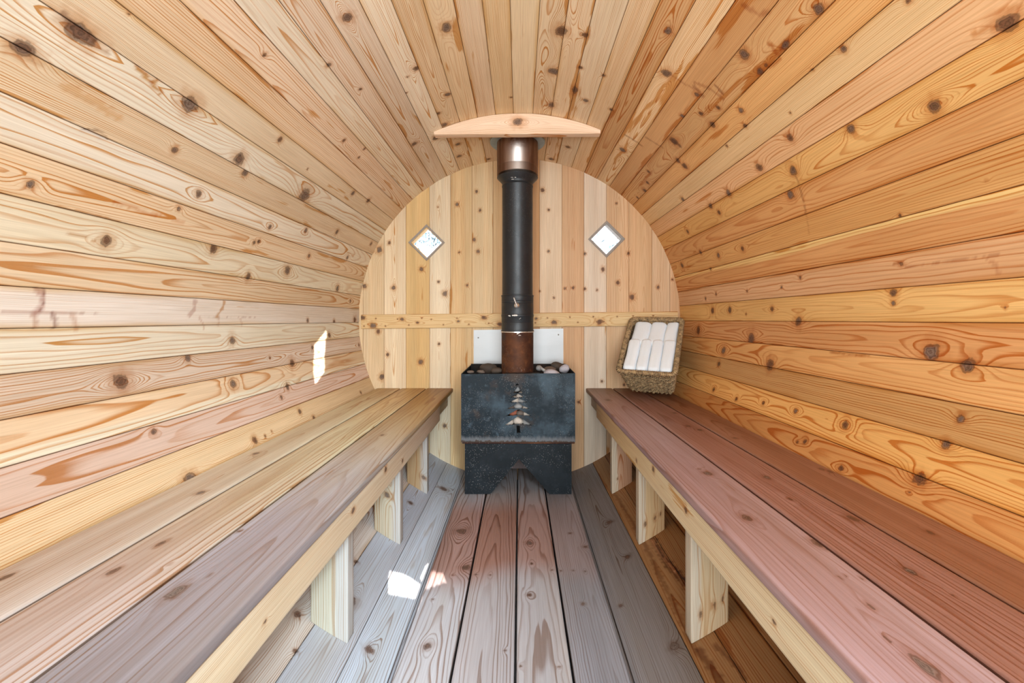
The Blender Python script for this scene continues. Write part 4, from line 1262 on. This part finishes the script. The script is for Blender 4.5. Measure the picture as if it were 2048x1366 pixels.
def towel(name, lx, ly, length, wid, hgt, z, label, yaw=0.0, seed=0, tilt=0.0):
    """a rolled towel lying along local y of the basket, spiral fold at its ends"""
    bm = bmesh.new()
    nl, ns = 22, 30
    rs = random.Random(seed)
    from mathutils import noise as mn
    rings = []
    for i in range(nl):
        t = i / (nl - 1); y = (t - .5) * length
        end = 1 - max(0, (abs(t - .5) - .44) / .06) ** 2 * .18 if abs(t - .5) > .44 else 1
        ring = []
        for k in range(ns):
            a = 2 * PI * k / ns
            cx, sz = math.cos(a), math.sin(a)
            e = 4.2
            rr = (abs(cx) ** e + abs(sz) ** e) ** (-1 / e)
            b = 1 + .07 * mn.noise(Vector((cx * .8 + seed * 3, y * 14, sz * .8)))
            # overlap lip of the roll
            lip = 1 + .035 * (1 if .9 < a < 1.6 else 0)
            ring.append(bm.verts.new((cx * rr * wid / 2 * end * b, y, sz * rr * hgt / 2 * end * b * lip)))
        rings.append(ring)
    for A, B in zip(rings[:-1], rings[1:]):
        for k in range(ns): bm.faces.new((A[k], A[(k + 1) % ns], B[(k + 1) % ns], B[k]))
    # spiral ends
    for row, s in ((0, -1), (nl - 1, 1)):
        prev = rings[row]
        for q in range(1, 7):
            f = 1 - q / 7
            dy = s * (.004 if q % 2 else -.003)
            cur = [bm.verts.new((v.co.x * f, (row / (nl - 1) - .5) * length + dy, v.co.z * f)) for v in rings[row]]
            for k in range(ns): bm.faces.new((prev[k], prev[(k + 1) % ns], cur[(k + 1) % ns], cur[k]))
            prev = cur
        bm.faces.new(prev)
    o = obj_bm('rolled_towel', bm, M_TOWEL, None, smooth=True)
    ss_ = o.modifiers.new('sub', 'SUBSURF'); ss_.levels = 1; ss_.render_levels = 2
    o.matrix_world = BM @ Matrix.Translation((lx, ly, z)) @ Matrix.Rotation(yaw, 4, 'Z') @ Matrix.Rotation(tilt, 4, 'X')
    return tag(o, label, 'towel', 'rolled white towels in the basket')


iw = WB - .034
names = ['leftmost', 'second from left', 'third from left', 'rightmost']
ws = [.27, .235, .235, .26]
x = -iw / 2
for i in range(4):
    w_ = ws[i] * iw
    towel('rolled_towel', x + w_ / 2, -HB / 2 + .130, .200, w_ * 1.0, .075, -.030, 'white rolled towel in the lower row in the basket, %s of four' % names[i], .0, 20 + i, .02)
    x += w_
x = -iw / 2 + .006
for i, (f, nm) in enumerate(((.36, 'leftmost'), (.33, 'middle one'), (.28, 'rightmost'))):
    w_ = f * iw
    towel('rolled_towel', x + w_ / 2, HB / 2 - .096, .172, w_ * 1.04, .085, -.044, 'white rolled towel in the upper row in the basket, %s of three' % nm, -.04, 30 + i, -.02)
    x += w_


# ------------------------------------------------------------------ outside: foliage beyond the windows
def tree(loc, rad, hgt, n_leaf, label, seed):
    root = empty('tree', loc)
    tag(root, label, 'tree')
    rs = random.Random(seed)
    bm = bmesh.new()
    tube(bm, [Vector((0, 0, 0)), Vector((.03, 0, hgt * .4)), Vector((-.02, .02, hgt * .75)), Vector((0, 0, hgt * 1.05))], [.10, .085, .06, .03], 8, closed=False)
    o = obj_bm('trunk', bm, M_BARK, None, smooth=True); o.parent = root
    bm = bmesh.new()
    for i in range(n_leaf):
        a = rs.uniform(0, 2 * PI); r = rad * math.sqrt(rs.random()); z = rs.uniform(-1, 1) * rad * .9
        c = Vector((r * math.cos(a), r * math.sin(a), hgt + z))
        s = rs.uniform(.02, .05)
        M = Matrix.Translation(c) @ Matrix.Rotation(rs.uniform(0, 6), 4, 'Z') @ Matrix.Rotation(rs.uniform(0, 3), 4, 'X')
        vs = [bm.verts.new(M @ Vector(p)) for p in ((-s * .4, 0, 0), (0, s, 0), (s * .4, 0, 0), (0, -s, 0))]
        bm.faces.new(vs)
    o = obj_bm('foliage', bm, M_LEAF, None); o.parent = root
    return root


pl_ = P(852, 466, 6.0); tree((pl_.x - .2, 6.0, -1.0), .75, pl_.z + 1.50, 2600, 'bluish tree foliage outside, behind the left diamond window', 3)
pr_ = P(1214, 478, 7.0); tree((pr_.x + .2, 7.0, -1.0), .9, pr_.z + 1.0, 420, 'sparse pale tree outside, behind the right diamond window', 4)

# ------------------------------------------------------------------ light
world = bpy.data.worlds.new('World'); S.world = world
world.use_nodes = True
wt = world.node_tree; wt.nodes.clear()
wo = wt.nodes.new('ShaderNodeOutputWorld'); bg = wt.nodes.new('ShaderNodeBackground')
grad = wt.nodes.new('ShaderNodeTexCoord'); sepn = wt.nodes.new('ShaderNodeSeparateXYZ'); ramp = wt.nodes.new('ShaderNodeValToRGB')
wt.links.new(grad.outputs['Generated'], sepn.inputs[0]); wt.links.new(sepn.outputs[2], ramp.inputs[0])
ramp.color_ramp.elements[0].color = (.95, .97, 1, 1); ramp.color_ramp.elements[1].color = (.6, .8, 1, 1)
wt.links.new(ramp.outputs[0], bg.inputs[0]); bg.inputs[1].default_value = 2.4
wt.links.new(bg.outputs[0], wo.inputs[0])


def lamp(kind, name, loc, target, energy, color, **kw):
    l = bpy.data.lights.new(name, kind); l.energy = energy; l.color = color
    for k, v in kw.items(): setattr(l, k, v)
    o = bpy.data.objects.new(name, l); COL.objects.link(o)
    o.location = loc
    o.rotation_euler = (Vector(target) - Vector(loc)).to_track_quat('-Z', 'Y').to_euler()
    return o


s = Vector(SUN).normalized()
lamp('SUN', 'sun', (2, -6, 4), Vector((2, -6, 4)) + s, 40.0, (1, .98, .95), angle=.002)
lamp('AREA', 'doorway_daylight', (.34, -.95, 1.05), (-.42, 1.8, .78), 18, (.80, .93, 1), shape='RECTANGLE', size=.8, size_y=1.2, spread=math.radians(120))
lamp('AREA', 'ceiling_fill', (-.20, -.95, .85), (.30, 1.7, 1.45), 19.5, (.87, .96, 1), shape='RECTANGLE', size=.8, size_y=.9, spread=math.radians(120))  # added fill, aimed up to brighten the ceiling
lamp('AREA', 'overhead_fill', (0.0, -.30, 1.60), (0.0, 1.3, .1), 4, (.88, .95, 1), shape='RECTANGLE', size=.8, size_y=.3, spread=math.radians(120))  # added fill from above, no fixture hangs here
lamp('AREA', 'wall_bounce_fill', (.48, -.88, 1.32), (-.86, 1.66, .70), 1.25, (.70, .88, 1), shape='RECTANGLE', size=.3, size_y=.3, spread=math.radians(36))  # added lamp standing in for sun bounce on the left wall
lamp('AREA', 'door_glow', (.40, -.85, 1.50), (-.30, 1.00, .06), 4.3, (.66, .86, 1), shape='RECTANGLE', size=.25, size_y=.25, spread=math.radians(42))

# ------------------------------------------------------------------ camera
cam = bpy.data.cameras.new('camera'); co_ = bpy.data.objects.new('camera', cam); COL.objects.link(co_)
co_.location = (0, 0, R); co_.rotation_euler = (PI / 2, 0, 0)
cam.sensor_width = 36.0; cam.sensor_fit = 'HORIZONTAL'; cam.lens = F / 2048 * 36.0
cam.shift_x = -(CX - 1024) / 2048; cam.shift_y = -(683 - CY) / 2048
cam.clip_start = .01; cam.clip_end = 100
S.camera = co_
S.view_settings.view_transform = 'Standard'
S.view_settings.look = 'None'
S.view_settings.exposure = 0.0
S.view_settings.gamma = 1.0
S.cycles.max_bounces = 6; S.cycles.diffuse_bounces = 5; S.cycles.glossy_bounces = 2; S.cycles.transparent_max_bounces = 6
S.cycles.use_light_tree = False
S.cycles.adaptive_threshold = .05; S.cycles.adaptive_min_samples = 12
S.cycles.use_denoising = True
S.cycles.caustics_reflective = False; S.cycles.caustics_refractive = False
